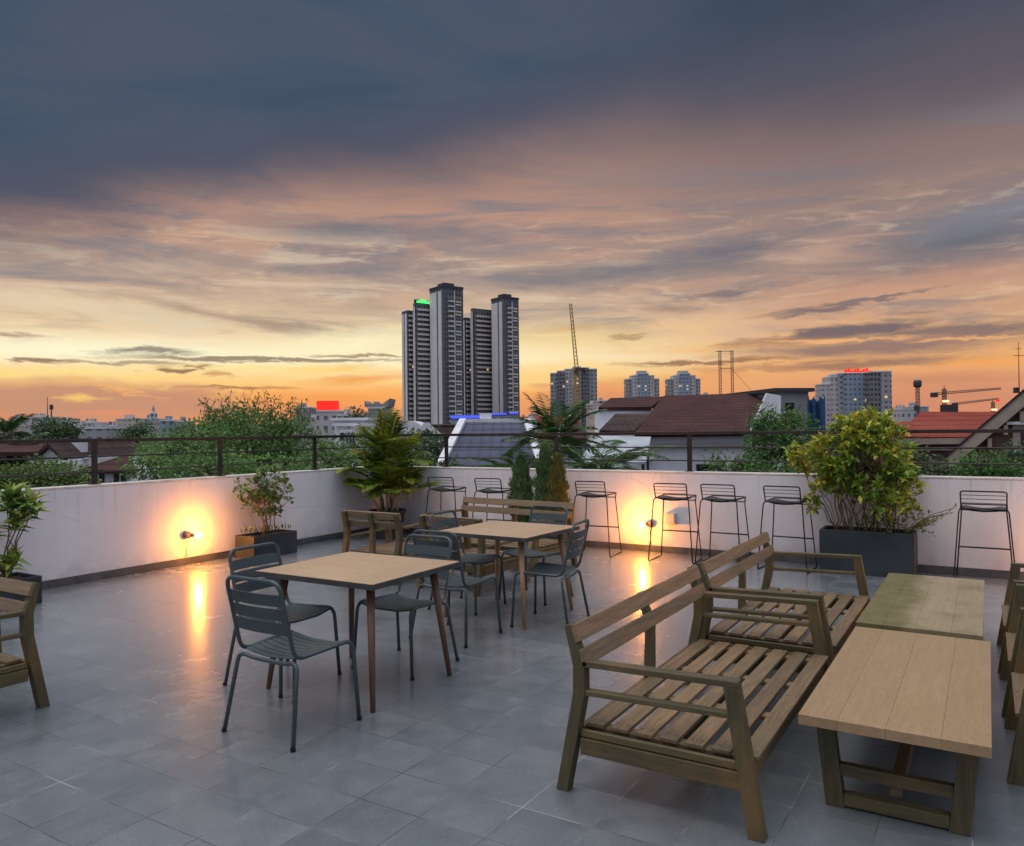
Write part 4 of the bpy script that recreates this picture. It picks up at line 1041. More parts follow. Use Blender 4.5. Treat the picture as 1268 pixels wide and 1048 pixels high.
# --- cranes, masts
def lattice(mb, a, b, w, n, r, w2=None):
    a = Vector(a); b = Vector(b); d = (b-a).normalized(); s = d.cross(Vector((0, 1, .01))).normalized(); u = s.cross(d).normalized(); w2 = w2 or w
    C = []
    for k in range(n+1):
        t_ = k/n; c = a.lerp(b, t_); ww = (w+(w2-w)*t_)/2; C.append([c+s*ww+u*ww, c-s*ww+u*ww, c-s*ww-u*ww, c+s*ww-u*ww])
    for j in range(4): mb.tube([C[k][j] for k in range(n+1)], r, 4)
    for k in range(n):
        for j in range(4): mb.tube([C[k][j], C[k+1][(j+1) % 4]], r*.7, 3); 
M_YEL = simple('yellow_crane_steel', (.42, .24, .05, 1), .6, .1, .2, 1)
d = 560; x, y = col_at(715, d); zt = HT(715, 458, d)
cr = thing('tower_crane', 'yellow luffing tower crane with its jib raised in front of a grey block', 'crane', (x, y, GROUND), VA, 'construction cranes')
m = MB(); lattice(m, (0, 0, 0), (0, 0, zt), 3.6, 30, .34); m.build('mast', M_YEL, cr)
jt = at(706.5, 376, d); jx = (jt-Vector((x, y, 0))).dot(R0); jz = jt.z-GROUND
m = MB(); lattice(m, (0, 0, zt), (jx, 0, jz), 2.4, 17, .25, 1.5); m.build('jib', M_YEL, cr)
m = MB(); m.box(-1, 6, -1.5, 1.5, zt-1, zt+1.2); m.box(4.4, 6.4, -1.2, 1.2, zt-3.2, zt-1.001); m.build('counterweight', M_METAL, cr)
MB().box(-2.0, .6, -2.9, -1.51, zt-3, zt-.4).build('cab', M_METAL, cr)
def flat_crane(label, pxm, yb, ytop_, pxl, pxr, yj, d, lit=True, red=False):
    x, y = col_at(pxm, d); r = thing('tower_crane', label, 'crane', (x, y, GROUND), VA, 'construction cranes'); z1 = HT(pxm, ytop_, d); zj = HT(pxm, yj, d)
    m = MB(); lattice(m, (0, 0, 0), (0, 0, z1-2), 1.6, 22, .22, 1.4); m.tube([(0, 0, z1-2), (0, 0, z1)], .3, 5, .1); m.build('mast', M_METAL, r)
    m = MB(); lattice(m, (W(0, pxl-pxm, d)*(-1), 0, zj), (W(0, pxr-pxm, d), 0, zj+W(0, 6, d)), 1.3, 26, .17, .8); m.build('jib', M_METAL, r)
    MB().box(-W(0, pxm-pxl, d), -W(0, pxm-pxl, d)+3, -1.2, 1.2, zj-1.8, zj+.6).build('counterweight', M_METAL, r)
    if lit: MB().obox((0, -1.4, zj-4.6), 3.0, 1.2, 1.1).build('work_light', E_WARM, r)
    if red: MB().obox((W(0, pxr-pxm, d)-1, -1, zj+1.2), 2, .8, 1.6).build('warning_light', E_RED, r)
    return r
flat_crane('dark tower crane with a lit work lamp above the red roof', 1170, 508, 477, 1154, 1240, 488, 430)
flat_crane('farther dark tower crane with small red lamp left of the gable', 1230, 505, 494, 1180, 1237, 500, 520, True, True)
def mast(label, px, ytop_, d, w0=1.4, dish=True, grp='antenna masts'):
    x, y = col_at(px, d); H = HT(px, ytop_, d)
    r = thing('antenna_mast', label, 'mast', (x, y, GROUND), VA, grp)
    m = MB(); lattice(m, (0, 0, 0), (0, 0, H), w0, 24, .12, w0*.6); m.build('lattice_mast', M_METAL, r)
    if dish:
        m = MB(); m.lathe([(1.1, 0), (1.5, .8), (1.5, 2.2), (1.1, 2.9)], (0, 0, H+.001), 10); m.build('antenna_drum', M_METAL, r)
        MB().obox((-.9, -.6, H-9), 1.3, 1, 2).build('antenna_panel', M_METAL, r)
mast('telecom mast with a drum antenna on top, left of the red tiled roof', 1137, 480, 300, 1.5)

# ---------------------------------------------------------------- houses just beyond the parapet
def poly_obj(root, name, m, faces, thick=None):
    b = MB()
    for f in faces:
        i = len(b.v); b.v += [tuple(p) for p in f]; b.f.append(tuple(range(i, i+len(f))))
    return b.build(name, m, root)
def loc(root, p):
    o = root.location; c, s = math.cos(root.rotation_euler.z), math.sin(root.rotation_euler.z); dx, dy = p[0]-o.x, p[1]-o.y
    return Vector((dx*c+dy*s, -dx*s+dy*c, p[2]-o.z))
def slabroof(root, name, m, q, th=.25):
    """thick roof plane through 4 corner points (local)"""
    q = [Vector(p) for p in q]; n = (q[1]-q[0]).cross(q[3]-q[0]).normalized()
    if n.z < 0: n = -n
    return MB().hexa([p-n*th for p in q]+q).build(name, m, root)
# big maroon roofed white house
dN, dF = 46, 56
x, y = col_at(870, 50)
h = thing('white_house', 'white house with a big maroon tiled roof and ledges, behind the bar stools', 'house', (x, y, GROUND), VA)
P = lambda px, py, d: loc(h, at(px, py, d))
eL, eR, rR, rL = P(786, 536, 46), P(929, 534, 46), P(950, 486.5, 56), P(822, 490, 56)
slabroof(h, 'roof', M_RMAR, [eL, eR, rR, rL], .3)
slabroof(h, 'roof', M_RMAR, [P(822, 490.2, 56), P(950, 486.7, 56), P(950, 520, 66), P(822, 522, 66)], .3)
slabroof(h, 'upper_roof', M_RMAR, [P(741, 504.5, 52), P(806, 504, 52), P(824, 491, 56), P(756, 493, 56)], .25)
slabroof(h, 'lower_roof', M_RBRN, [P(742, 533, 46.5), P(786, 533, 46.5), P(806, 512.5, 51), P(762, 512.5, 51)], .2)
zb = 0
def wallbox(px0, px1, yt, yb, d, dep, m, name='wall'):
    a, b_ = P(px0, yt, d), P(px1, yt, d); lo = P((px0+px1)/2, yb, d)
    return MB().box(a.x, b_.x, a.y, a.y+dep, lo.z, min(a.z, b_.z)).build(name, m, h)
wallbox(742, 808, 505.5, 600, 52.2, 3, M_WHITE)
a, b_ = P(748, 533, 46.6), P(928, 536.5, 46.6); MB().box(a.x, b_.x, a.y, a.y+9, 0, b_.z).build('wall', M_WHITE, h)
for yt, yb, d in ((537.5, 541, 46.1), (550, 553.5, 46.2)):
    a, b_ = P(760, yt, d), P(928, yt, d); lo = P(840, yb, d); MB().box(a.x, b_.x, a.y, a.y+.7, lo.z, a.z).build('ledge', M_TRIM if yt < 545 else M_GREY, h)
a, b_ = P(862, 575, 46.6), P(884, 583, 46.6); MB().box(a.x, b_.x, a.y-.08, a.y+.05, b_.z-1, a.z).build('window', M_WIN, h)
MB().beam(P(786, 537, 45.8), P(929, 535, 45.8), .16, .16).build('gutter', M_METAL, h)
q = P(800, 560, 46.5); MB().box(q.x-.5, q.x+.4, q.y-.45, q.y+.0, q.z-.4, q.z+.3).build('air_conditioner', M_TRIM, h)
# gable wall right of the roof
g = [P(932, 534, 46.4), P(968, 534, 46.4), P(968, 489, 55), P(951, 487, 55.6)]
MB().prism([P(931, 600, 46.2), P(967, 600, 46.2), P(967, 490, 46.2), P(950, 487, 46.2), P(929, 534, 46.2)], (0, 0, 0), (0, .3, 0)).build('gable', M_WHITE, h)
# concrete house with blue netting
x, y = col_at(985, 52)
h = thing('concrete_house', 'unfinished grey flat roofed house with square window holes beside blue netting', 'house', (x, y, GROUND), VA+rad(8))
P = lambda px, py, d: loc(h, at(px, py, d))
a, b_ = P(962, 485.5, 52), P(1004, 485.5, 52); MB().box(a.x, b_.x, a.y, a.y+9, 0, a.z).build('wall', M_GREY, h)
MB().box(a.x-.3, b_.x+.3, a.y-.3, a.y+9.2, a.z+.001, a.z+.25).build('roof', M_TVOID, h)
for x0, y0, x1, y1 in ((974, 499, 985, 509), (973, 513.5, 985, 518)):
    q0, q1 = P(x0, y0, 51.9), P(x1, y1, 51.9); MB().box(q0.x, q1.x, a.y-.10, a.y-.002, q1.z, q0.z).build('window', M_WIN, h)
    MB().box(q0.x-.12, q1.x+.12, a.y-.14, a.y-.101, q1.z-.14, q1.z-.001).build('sill', M_TRIM, h)
M_NET = simple('blue_netting', (.015, .075, .18, 1), .8, var=.45, scale=.9, bmp=.5)
nt = thing('scaffold_netting', 'blue construction netting draped over scaffold beside the grey house', 'netting', (*col_at(1013, 50), GROUND), VA+rad(8))
P = lambda px, py, d: loc(nt, at(px, py, d))
m = MB(); pxs = [1000, 1004, 1008, 1012, 1017, 1022]; tp = [493, 496, 492, 498, 492, 497]
for i in range(5):
    a, b_ = P(pxs[i], tp[i], 50+(.35 if i % 2 else 0)), P(pxs[i+1], tp[i+1], 50+(0 if i % 2 else .35)); a.y += 0; 
    m.hexa([(a.x, a.y, 0), (b_.x, b_.y, 0), (b_.x, b_.y+.06, 0), (a.x, a.y+.06, 0), (a.x, a.y, a.z), (b_.x, b_.y, b_.z), (b_.x, b_.y+.06, b_.z), (a.x, a.y+.06, a.z)])
m.build('net', M_NET, nt)
m = MB()
for px in (1001, 1008, 1015, 1021): q = P(px, 491, 50.6); m.tube([(q.x, q.y, 0), (q.x, q.y, q.z)], .04, 5)
tag(m.build('scaffold_pole', M_METAL, nt), kind='stuff')
# rooftop antennas on the maroon roof
for px, lb in ((892, 'left lattice aerial standing on the maroon roof ridge'), (907, 'right lattice aerial standing on the maroon roof ridge')):
    q = at(px, 488, 57); r = thing('roof_aerial', lb, 'antenna', (q.x, q.y, q.z-.3), VA, 'aerials on the maroon roof'); Hh = ztop(px, 434, 57)-q.z+.3
    m = MB(); lattice(m, (0, 0, 0), (0, 0, Hh), .15, 18, .012); m.box(-.4, .4, -.2, .2, 0, .12); m.build('lattice_mast', M_METAL, r)
    m = MB()
    if px == 892:
        for z in (Hh*.62, Hh*.98): m.tube([(-.35 if z > Hh*.9 else 0, 0, z), (W(0, 15, 57), 0, z)], .022, 5)
        m.build('cross_bar', M_METAL, r)
    else:
        m.tube([(0, 0, Hh*.60), (W(0, 28, 57), 0, .2)], .012, 4); m.build('guy_wire', M_METAL, r)
# slate blue roofed house
x, y = col_at(595, 34)
h = thing('slate_roofed_house', 'house with a slate blue tiled roof and white verge behind the back parapet', 'house', (x, y, GROUND), VA)
P = lambda px, py, d: loc(h, at(px, py, d))
slabroof(h, 'roof', M_RSLT, [P(547, 577, 30), P(668, 577, 30), P(650, 523, 38), P(574, 523, 38)], .22)
for (p0, p1) in ((P(545.5, 577.5, 29.95), P(573, 522, 38)), (P(670, 577, 29.95), P(652, 522, 38))): MB().beam(p0, p1, .32, .3).build('verge', M_TRIM, h)
a, b_ = P(552, 580, 30.9), P(664, 580, 30.9); MB().box(a.x, b_.x, a.y, a.y+9, 0, a.z-.3).build('wall', M_WHITE, h)
for px0, px1 in ((555, 562), (585, 590), (612, 619)):
    q0, q1 = P(px0, 577, 30.85), P(px1, 590, 30.85); MB().box(q0.x, q1.x, a.y-.06, a.y-.002, q1.z-.8, a.z-.31).build('window', M_WIN, h)
a, b_ = P(594, 512, 38.4), P(608, 524, 38.4); MB().box(a.x, b_.x, a.y, a.y+1.4, b_.z-1, a.z).build('roof_cabin', M_WHITE, h)
a, b_ = P(573, 519, 38.2), P(652, 523, 38.2); MB().box(a.x, b_.x, a.y, a.y+.5, b_.z-.8, a.z).build('parapet', M_TRIM, h)
# small red roofed house with dormer
x, y = col_at(690, 75)
h = thing('red_roofed_house', 'small house with red and maroon roofs and a white dormer behind the garden palms', 'house', (x, y, GROUND), VA)
P = lambda px, py, d: loc(h, at(px, py, d))
slabroof(h, 'roof', M_RRED, [P(636, 540, 70), P(704, 540, 70), P(702, 516, 78), P(644, 516, 78)], .3)
slabroof(h, 'roof', M_RMAR, [P(690, 543, 66), P(728, 543, 66), P(712, 516, 78), P(703, 516, 78)], .3)
MB().beam(P(690, 543, 65.9), P(706, 514, 78), .4, .4).build('verge', M_TRIM, h)
a, b_ = P(642, 541, 71), P(724, 541, 71); MB().box(a.x, b_.x, a.y, a.y+8, 0, a.z-.5).build('wall', M_WHITE, h)
c0 = P(658, 527, 71); MB().prism([c0+Vector((-1, 0, -1)), c0+Vector((1, 0, -1)), c0+Vector((1, 0, 0)), c0+Vector((0, 0, .9)), c0+Vector((-1, 0, 0))], (0, 0, 0), (0, 4, 0)).build('dormer', M_TRIM, h)
# white gable between palm and towers
x, y = col_at(525, 60)
h = thing('gabled_house', 'brown roofed house with a white edged gable between the potted palm and slate roof', 'house', (x, y, GROUND), VA)
P = lambda px, py, d: loc(h, at(px, py, d))
A, B, C = P(519, 540, 56), P(528, 525.5, 56), P(546, 541, 56)
D_ = B+Vector((7, 6, 0)); 
slabroof(h, 'roof', M_RBRN, [B, C, C+Vector((7, 6, 0)), D_], .2); slabroof(h, 'roof', M_RBRN, [A, B, D_, A+Vector((7, 6, 0))], .2)
for q0, q1 in ((A, B), (B, C)): MB().beam(q0+Vector((0, -.15, 0)), q1+Vector((0, -.15, 0)), .25, .35).build('bargeboard', M_TRIM, h)
MB().prism([Vector((A.x+.4, A.y+.3, 0)), Vector((C.x-.4, A.y+.3, 0)), C+Vector((-.4, .3, -.4)), B+Vector((0, .3, -.45)), A+Vector((.4, .3, -.4))], (0, 0, 0), (0, 6, 0)).build('wall', M_WHITE, h)
# arched white roof and translucent garden roof
x, y = col_at(505, 90); q = at(503, 520, 90)
h = thing('vaulted_hall', 'small hall with a pale curved roof at the foot of the twin towers', 'building', (x, y, GROUND), VA)
hh = HT(503, 521, 90); o = [(-1.7+3.4*(i/8), 0, hh-1.6+1.6*math.sin(PI*i/8*.72+.3)) for i in range(9)]
MB().prism([(-1.7, 0, 0), (1.7, 0, 0)]+o[::-1], (0, 0, 0), (0, 8, 0)).build('wall', M_TRIM, h)
x, y = col_at(770, 36)
h = thing('garden_canopy', 'pale grey canopy roof behind the drooping palm fronds, left of the white house', 'canopy', (x, y, GROUND), VA)
P = lambda px, py, d: loc(h, at(px, py, d))
slabroof(h, 'roof', simple('pale_sheet_roof', (.38, .42, .46, 1), .5, var=.2, scale=.8), [P(716, 572, 32), P(800, 572, 32), P(806, 541, 39), P(738, 540, 39)], .1)
for px, d in ((722, 32.3), (796, 32.3), (744, 38.6), (802, 38.6)): q = P(px, 560, d); MB().tube([(q.x, q.y, 0), (q.x, q.y, P(px, 572 if d < 35 else 541, d).z-.1)], .07, 6).build('post', M_METAL, h)
# brick house with the big gable at the right edge
def onplane(root, px, py, y0):
    """where a sight line meets the local plane y = y0 of a thing"""
    e = loc(root, (0, 0, EYE)); q = loc(root, at(px, py, 1)); v = q-e
    return e+v*((y0-e.y)/v.y)
x, y = col_at(1225, 24)
h = thing('brick_house', 'red brick house with a broad pale bargeboard gable at the right edge', 'house', (x, y, GROUND), VA-rad(33))
Q = lambda px, py, y0=0: onplane(h, px, py, y0)
e0, ap = Q(1140, 592), Q(1310, 447); sl = ap-e0; ap2 = Vector((ap.x+sl.x, ap.y, e0.z))
MB().prism([Vector((e0.x+.5, .35, 0)), Vector((ap2.x-.5, .35, 0)), Vector((ap2.x-.5, .35, e0.z+.2)), Vector((ap.x, .35, ap.z-.32)), Vector((e0.x+.5, .35, e0.z+.2))], (0, 0, 0), (0, 9, 0)).build('wall', M_BRICK, h)
M_BARGE = simple('weathered_bargeboard', (.30, .25, .20, 1), .7, var=.25, scale=1.5)
for q0, q1 in ((e0, ap), (ap2, ap)):
    dd = (q1-q0).normalized(); nn = Vector((0, -1, 0)).cross(dd); nn = nn if nn.z < 0 else -nn
    MB().hexa([q0+nn*.36, q0+nn*.36+Vector((0, .06, 0)), q0+Vector((0, .06, 0)), q0, q1+nn*.36, q1+nn*.36+Vector((0, .06, 0)), q1+Vector((0, .06, 0)), q1]).build('bargeboard', M_BARGE, h)
    MB().hexa([q0+nn*.36+Vector((0, .061, 0)), q0+nn*.36+Vector((0, .34, 0)), q0+nn*.30+Vector((0, .34, 0)), q0+nn*.30+Vector((0, .061, 0)), q1+nn*.36+Vector((0, .061, 0)), q1+nn*.36+Vector((0, .34, 0)), q1+nn*.30+Vector((0, .34, 0)), q1+nn*.30+Vector((0, .061, 0))]).build('soffit', M_BARGE, h)
slabroof(h, 'roof', M_RBRN, [e0+Vector((0, -.03, .03)), ap+Vector((0, -.03, .03)), ap+Vector((0, 9.5, .03)), e0+Vector((0, 9.5, .03))], .06)
slabroof(h, 'roof', M_RBRN, [ap+Vector((0, -.03, .03)), ap2+Vector((0, -.03, .03)), ap2+Vector((0, 9.5, .03)), ap+Vector((0, 9.5, .03))], .06)
for k in range(8):
    q = e0.lerp(ap, .10+.115*k); MB().obox((q.x+.28, .19, q.z-.62), .11, .26, .30).build('bracket', M_BARGE, h)
q0, q1 = Q(1254, 526, .3), Q(1300, 558, .3)
MB().box(q0.x, q1.x, .22, .349, q1.z, q0.z).build('window_surround', M_BARGE, h); MB().box(q0.x+.20, q1.x-.2, .18, .219, q1.z+.14, q0.z-.16).build('window', M_WIN, h)
MB().box(q0.x-.16, q1.x+.16, .10, .349, q0.z+.001, q0.z+.09).build('lintel', M_TRIM, h)
MB().box(q0.x-.1, q1.x+.1, .12, .349, q1.z-.09, q1.z-.001).build('sill', M_TRIM, h)
q = at(1262, 478, 24); r = thing('roof_aerial', 'thin whip aerial rising above the brick gable at the right edge', 'antenna', (q.x, q.y, q.z-.1), VA)
m = MB(); zz = ztop(1262, 420, 24)-q.z; m.tube([(0, 0, -.7), (0, 0, zz)], .018, 5, .008); m.build('pole', M_METAL, r)
m = MB(); m.tube([(-.16, 0, zz*.72), (.16, 0, zz*.72)], .01, 4); m.tube([(-.1, 0, zz*.86), (.1, 0, zz*.86)], .008, 4); m.build('element', M_METAL, r)
MB().obox((-.09, 0, -.12), .12, .12, .17).build('equipment_box', M_METAL, r)
# red tiled roofed house behind it
x, y = col_at(1170, 42)
h = thing('red_tiled_house', 'house with a bright red tiled roof left of the brick gable', 'house', (x, y, GROUND), VA)
P = lambda px, py, d: loc(h, at(px, py, d))
slabroof(h, 'roof', M_RRED, [P(1108, 541, 37), P(1262, 541, 37), P(1250, 510, 44), P(1140, 510, 44)], .25)
slabroof(h, 'lower_roof', M_RRED, [P(1084, 537, 38.2), P(1122, 537, 38.2), P(1128, 522, 42), P(1098, 522, 42)], .2)
a, b_ = P(1110, 543.5, 37.0), P(1262, 543.5, 37.0); lo = P(1180, 550, 37); MB().box(a.x, b_.x, a.y, a.y+.4, lo.z, a.z).build('cornice', M_BARGE, h)
a, b_ = P(1092, 548, 37.6), P(1262, 548, 37.6); MB().box(a.x, b_.x, a.y, a.y+8, 0, a.z).build('wall', M_BRICK, h)
a, b_ = P(1106, 555.5, 37.2), P(1180, 555.5, 37.2); MB().box(a.x, b_.x, a.y, a.y+.35, a.z-.12, a.z).build('ledge', M_BARGE, h)
q = P(1179, 511, 44); MB().box(q.x-.35, q.x+.35, q.y, q.y+.6, q.z-.3, q.z+.45).build('chimney', M_TVOID, h)
# left: maroon roofed house with white gable
x, y = col_at(90, 40)
h = thing('white_gabled_house', 'maroon roofed house with a white gable and teal fascia behind the left railing', 'house', (x, y, GROUND), VA)
P = lambda px, py, d: loc(h, at(px, py, d))
slabroof(h, 'roof', M_RMAR, [P(66, 582, 37), P(168, 582, 37), P(158, 545, 47), P(52, 545, 47)], .2)
slabroof(h, 'roof', M_RMAR, [P(-30, 560, 40), P(52, 560, 40), P(52, 546, 47), P(-30, 546, 47)], .2)
A, B, C = P(38, 572, 36), P(62, 551, 36), P(82, 570, 36)
MB().prism([Vector((A.x+.3, A.y, 0)), Vector((C.x-.2, A.y, 0)), C, B, A], (0, .2, 0), (0, 8, 0)).build('gable', M_WHITE, h)
for q0, q1 in ((A+Vector((-.8, 0, -.7)), B), (B, C)): slabroof(h, 'gable_roof', M_RBRN, [q0+Vector((0, -.2, .08)), q1+Vector((0, -.2, .08)), q1+Vector((0, 8, .08)), q0+Vector((0, 8, .08))], .12)
a, b_ = P(42, 571, 35.9), P(86, 571, 35.9); MB().box(a.x, b_.x, a.y-.3, a.y, a.z-.14, a.z).build('ledge', M_TRIM, h)
a, b_ = P(43, 573, 36), P(88, 582, 36); MB().box(a.x, b_.x, a.y+.02, a.y+.15, b_.z, a.z).build('fascia', simple('teal_fascia', (.04, .17, .18, 1), .6), h)
a, b_ = P(88, 581, 37.6), P(162, 581, 37.6); MB().box(a.x, b_.x, a.y, a.y+7, 0, a.z-.2).build('wall', M_WHITE, h)
for px in (125, 143, 152): q = P(px, 584, 37.5); MB().box(q.x-.12, q.x+.12, a.y-.05, a.y-.002, q.z-1, q.z).build('window', M_WIN, h)
q = P(97, 565, 38); MB().box(q.x-.3, q.x+.3, q.y-.3, q.y+.3, q.z-.2, q.z+.75).build('water_tank', M_TRIM, h)
q0 = P(94, 569, 37.4); slabroof(h, 'porch_roof', simple('pale_porch_roof', (.36, .42, .46, 1), .5), [q0, P(112, 567, 37.4), P(112, 562, 38.6), P(100, 562, 38.6)], .06)
# white houses glimpsed right of the big tree
x, y = col_at(425, 60)
h = thing('white_terrace_house', 'white stepped house between the big green tree and the potted palm', 'house', (x, y, GROUND), VA)
P = lambda px, py, d: loc(h, at(px, py, d))
for px0, px1, yt, d in ((414, 452, 521, 66), (417, 445, 528, 60), (427, 440, 536, 56)):
    a, b_ = P(px0, yt, d), P(px1, yt, d); MB().box(a.x, b_.x, a.y, a.y+5, 0, a.z).build('wall', M_WHITE, h)
    MB().box(a.x-.3, b_.x+.3, a.y-.3, a.y+5.2, a.z+.001, a.z+.22).build('roof', M_TRIM, h)
    for k in range(3):
        xx = a.x+(b_.x-a.x)*(.15+.3*k); MB().box(xx, xx+(b_.x-a.x)*.16, a.y-.05, a.y-.002, a.z-1.1, a.z-.35).build('window', M_WIN, h)

# ---------------------------------------------------------------- trees beyond the parapet
LT_MID = leafmat('tree_leaves', [G(0.038, 0.075, 0.025), G(0.074, 0.149, 0.043), G(0.126, 0.247, 0.066), G(0.205, 0.344, 0.095), G(0.314, 0.433, 0.134)], .6, .35, .40)
LT_DARK = leafmat('dark_tree_leaves', [G(0.023, 0.051, 0.023), G(0.040, 0.084, 0.034), G(0.072, 0.131, 0.052), G(0.110, 0.180, 0.071), G(0.174, 0.233, 0.095)], .6, .35, .40)
LT_HEDGE = leafmat('hedge_leaves', [G(0.033, 0.063, 0.024), G(0.068, 0.127, 0.038), G(0.122, 0.201, 0.052), G(0.217, 0.256, 0.078), G(0.365, 0.324, 0.106)], .6, .35, .40)
LT_BRIGHT = leafmat('bright_tree_leaves', [G(0.030, 0.080, 0.020), G(0.058, 0.147, 0.033), G(0.114, 0.227, 0.051), G(0.182, 0.295, 0.069)], .6, .35, .40)
M_BARK = simple('bark', (.12, .095, .07, 1), .9, var=.4, scale=3)
def tree(name, label, m, blobs, d, leaf, dens, seed, group='trees beyond the parapet', trunk=True, base=None, cat='tree'):
    """blobs: (px, py, rx px, ry px, depth offset m)"""
    r = random.Random(seed); px0 = sum(b[0]*b[2] for b in blobs)/sum(b[2] for b in blobs)
    x, y = col_at(px0, d); t = thing(name, label, cat, (x, y, GROUND), VA, group)
    lf, tr = MB(), MB(); top = None
    if trunk:
        h0 = min(HT(b[0], b[1]+b[3], d) for b in blobs)
        h0 = max(3, min(h0, 9)); tr.tube([(0, 0, 0), (.2, .1, h0*.5), (0, 0, h0)], .32, 8, .2)
    for (px, py, rx_, ry_, dd) in blobs:
        c = loc(t, at(px, py, d+dd)); sx, sz = rx_/FPX*(d+dd), ry_/FPX*(d+dd); sy = (sx+sz)/2
        if trunk:
            q = Vector((0, 0, h0)); tr.tube([q, (q+c)/2+rv(r, .4), c], .14, 6, .05)
        n = int(dens*20*sx*sz/(leaf*leaf)*14/14)
        # sub-clumps spread over the crown
        for k in range(n//14+1):
            v = rv(r)
            while v.length > 1 or v.length < .15: v = rv(r)
            v = v.normalized()*(v.length**.45); cc = c+Vector((v.x*sx, v.y*sy, v.z*sz)); rr = leaf*r.uniform(1.4, 3.2)
            for j in range(14):
                p = cc+rv(r, rr); dv = (v+rv(r, .9)); 
                lf.leaf(p, dv, Vector((0, 0, 1))+rv(r, .6), leaf*r.uniform(.8, 1.4), leaf*.75*r.uniform(.7, 1.2), .1)
        if trunk:
            for k in range(5): e = c+Vector((r.uniform(-.8, .8)*sx, r.uniform(-.8, .8)*sy, r.uniform(-.2, .9)*sz)); tr.tube([c, (c+e)/2+rv(r, .1), e], .05, 5, .015)
    if trunk: tr.build('trunk', M_BARK, t, smooth=True)
    lf.build('crown' if trunk else 'foliage', m, t)
    return t
tb = tree('broad_tree', 'big spreading green tree with a thin twiggy top behind the left railing', LT_MID, [(215, 564, 46, 24, 0), (262, 550, 45, 30, 2), (310, 546, 50, 34, 0), (356, 560, 50, 28, 1), (404, 574, 38, 18, -1), (185, 578, 26, 18, -2), (260, 585, 60, 22, -3), (340, 590, 60, 20, -3), (292, 524, 36, 14, 1), (350, 530, 34, 13, 1), (238, 538, 26, 11, 1)], 24, .105, 1.7, 3)
tw, tl = MB(), MB(); r = random.Random(8)
for k in range(46):
    px = 255+r.random()*125; b0 = loc(tb, at(px+r.uniform(-10, 10), 522, 24)); q = loc(tb, at(px, r.uniform(482, 512)+abs(px-315)*.13, 24+r.uniform(-.8, .8)))
    mid = (b0+q)/2+rv(r, .12); tw.tube([b0, mid, q], .011, 4, .004)
    for j in range(5):
        e = mid.lerp(q, r.random())+rv(r, .22); tw.tube([mid.lerp(q, r.random()), e], .005, 3)
        for i in range(3): tl.leaf(e+rv(r, .05), rv(r)+Vector((0, 0, .2)), rv(r)+Vector((0, 0, 1)), .10, .05)
tw.build('twig', M_BARK, tb); tl.build('sparse_leaves', LT_HEDGE, tb)
tree('round_tree', 'dark green tree right of the big tree, behind the parapet corner', LT_DARK, [(446, 560, 34, 16, 0), (500, 560, 34, 20, 1), (530, 558, 24, 20, 3), (474, 548, 26, 14, 3), (425, 590, 40, 14, -1), (543, 562, 16, 16, 2)], 32, .15, 2.0, 5)
tree('leafy_tree', 'leafy green tree in front of the white gable, left of the blue netting', LT_BRIGHT, [(955, 545, 26, 24, 0), (985, 540, 28, 20, 1), (940, 572, 24, 16, 0), (1000, 565, 26, 16, 0), (945, 522, 12, 14, 0), (972, 524, 14, 12, 1)], 34, .14, 2.2, 6)
tree('tall_thin_tree', 'dark narrow tree against the right corner of the white house', LT_DARK, [(934, 560, 10, 34, 0), (940, 590, 16, 16, 0)], 38, .14, 1.3, 16)
tree('hedge', 'low leafy hedge with orange blossom just beyond the back parapet', LT_BRIGHT, [(905, 590, 26, 12, 0), (950, 586, 34, 10, 0), (1000, 590, 30, 11, 0), (890, 578, 8, 9, 0), (915, 573, 8, 6, 0)], 15, .075, 2.2, 7, None, True, cat='hedge')
tree('garden_hedge', 'yellowish hedge below the white gabled house behind the left railing', LT_HEDGE, [(30, 594, 34, 12, 0), (70, 590, 30, 11, 0), (100, 598, 16, 8, 0), (20, 612, 50, 14, 0), (90, 612, 50, 10, 0), (48, 578, 16, 5, 1)], 22, .10, 3.0, 9, None, cat='hedge')
tree('round_tree', 'dark round tree on the left skyline between low pale buildings', LT_DARK, [(66, 533, 22, 9, 0), (84, 537, 10, 7, 0)], 95, .34, 4.5, 10)
tree('round_tree', 'small dark tree right of the left skyline buildings', LT_DARK, [(176, 535, 10, 8, 0), (165, 545, 16, 10, 0)], 70, .28, 4, 12)
tree('bright_shrub', 'bright green bush before the brick gable at the right edge', LT_BRIGHT, [(1212, 578, 24, 13, 0), (1250, 590, 26, 12, 0), (1225, 596, 40, 12, 0)], 19, .085, 2.2, 13, None, cat='bush')
tree('dark_shrub', 'dark bush under the lower end of the bargeboard, right of the leafy shrub', LT_DARK, [(1150, 582, 24, 9, 0), (1128, 570, 9, 18, 0), (1262, 575, 16, 22, 1), (1180, 592, 16, 8, 0)], 20, .09, 2.2, 14, None, cat='bush')
tree('round_tree', 'dark tree above the roof ledge left of the potted palm top', LT_DARK, [(440, 516, 12, 6, 0), (452, 514, 9, 5, 0)], 150, .45, 1.3, 15)
tree('round_tree', 'dark green tree filling the gap left of the slate roof', LT_DARK, [(520, 585, 22, 14, 0), (556, 590, 14, 10, 0), (500, 580, 18, 12, 0)], 22, .13, 2.4, 17)
tree('round_tree', 'dark tree beyond the red tiled roof behind the big leafy shrub', LT_DARK, [(1060, 545, 34, 16, 0), (1030, 560, 24, 14, 0), (1090, 560, 20, 14, 0)], 40, .17, 1.2, 18)
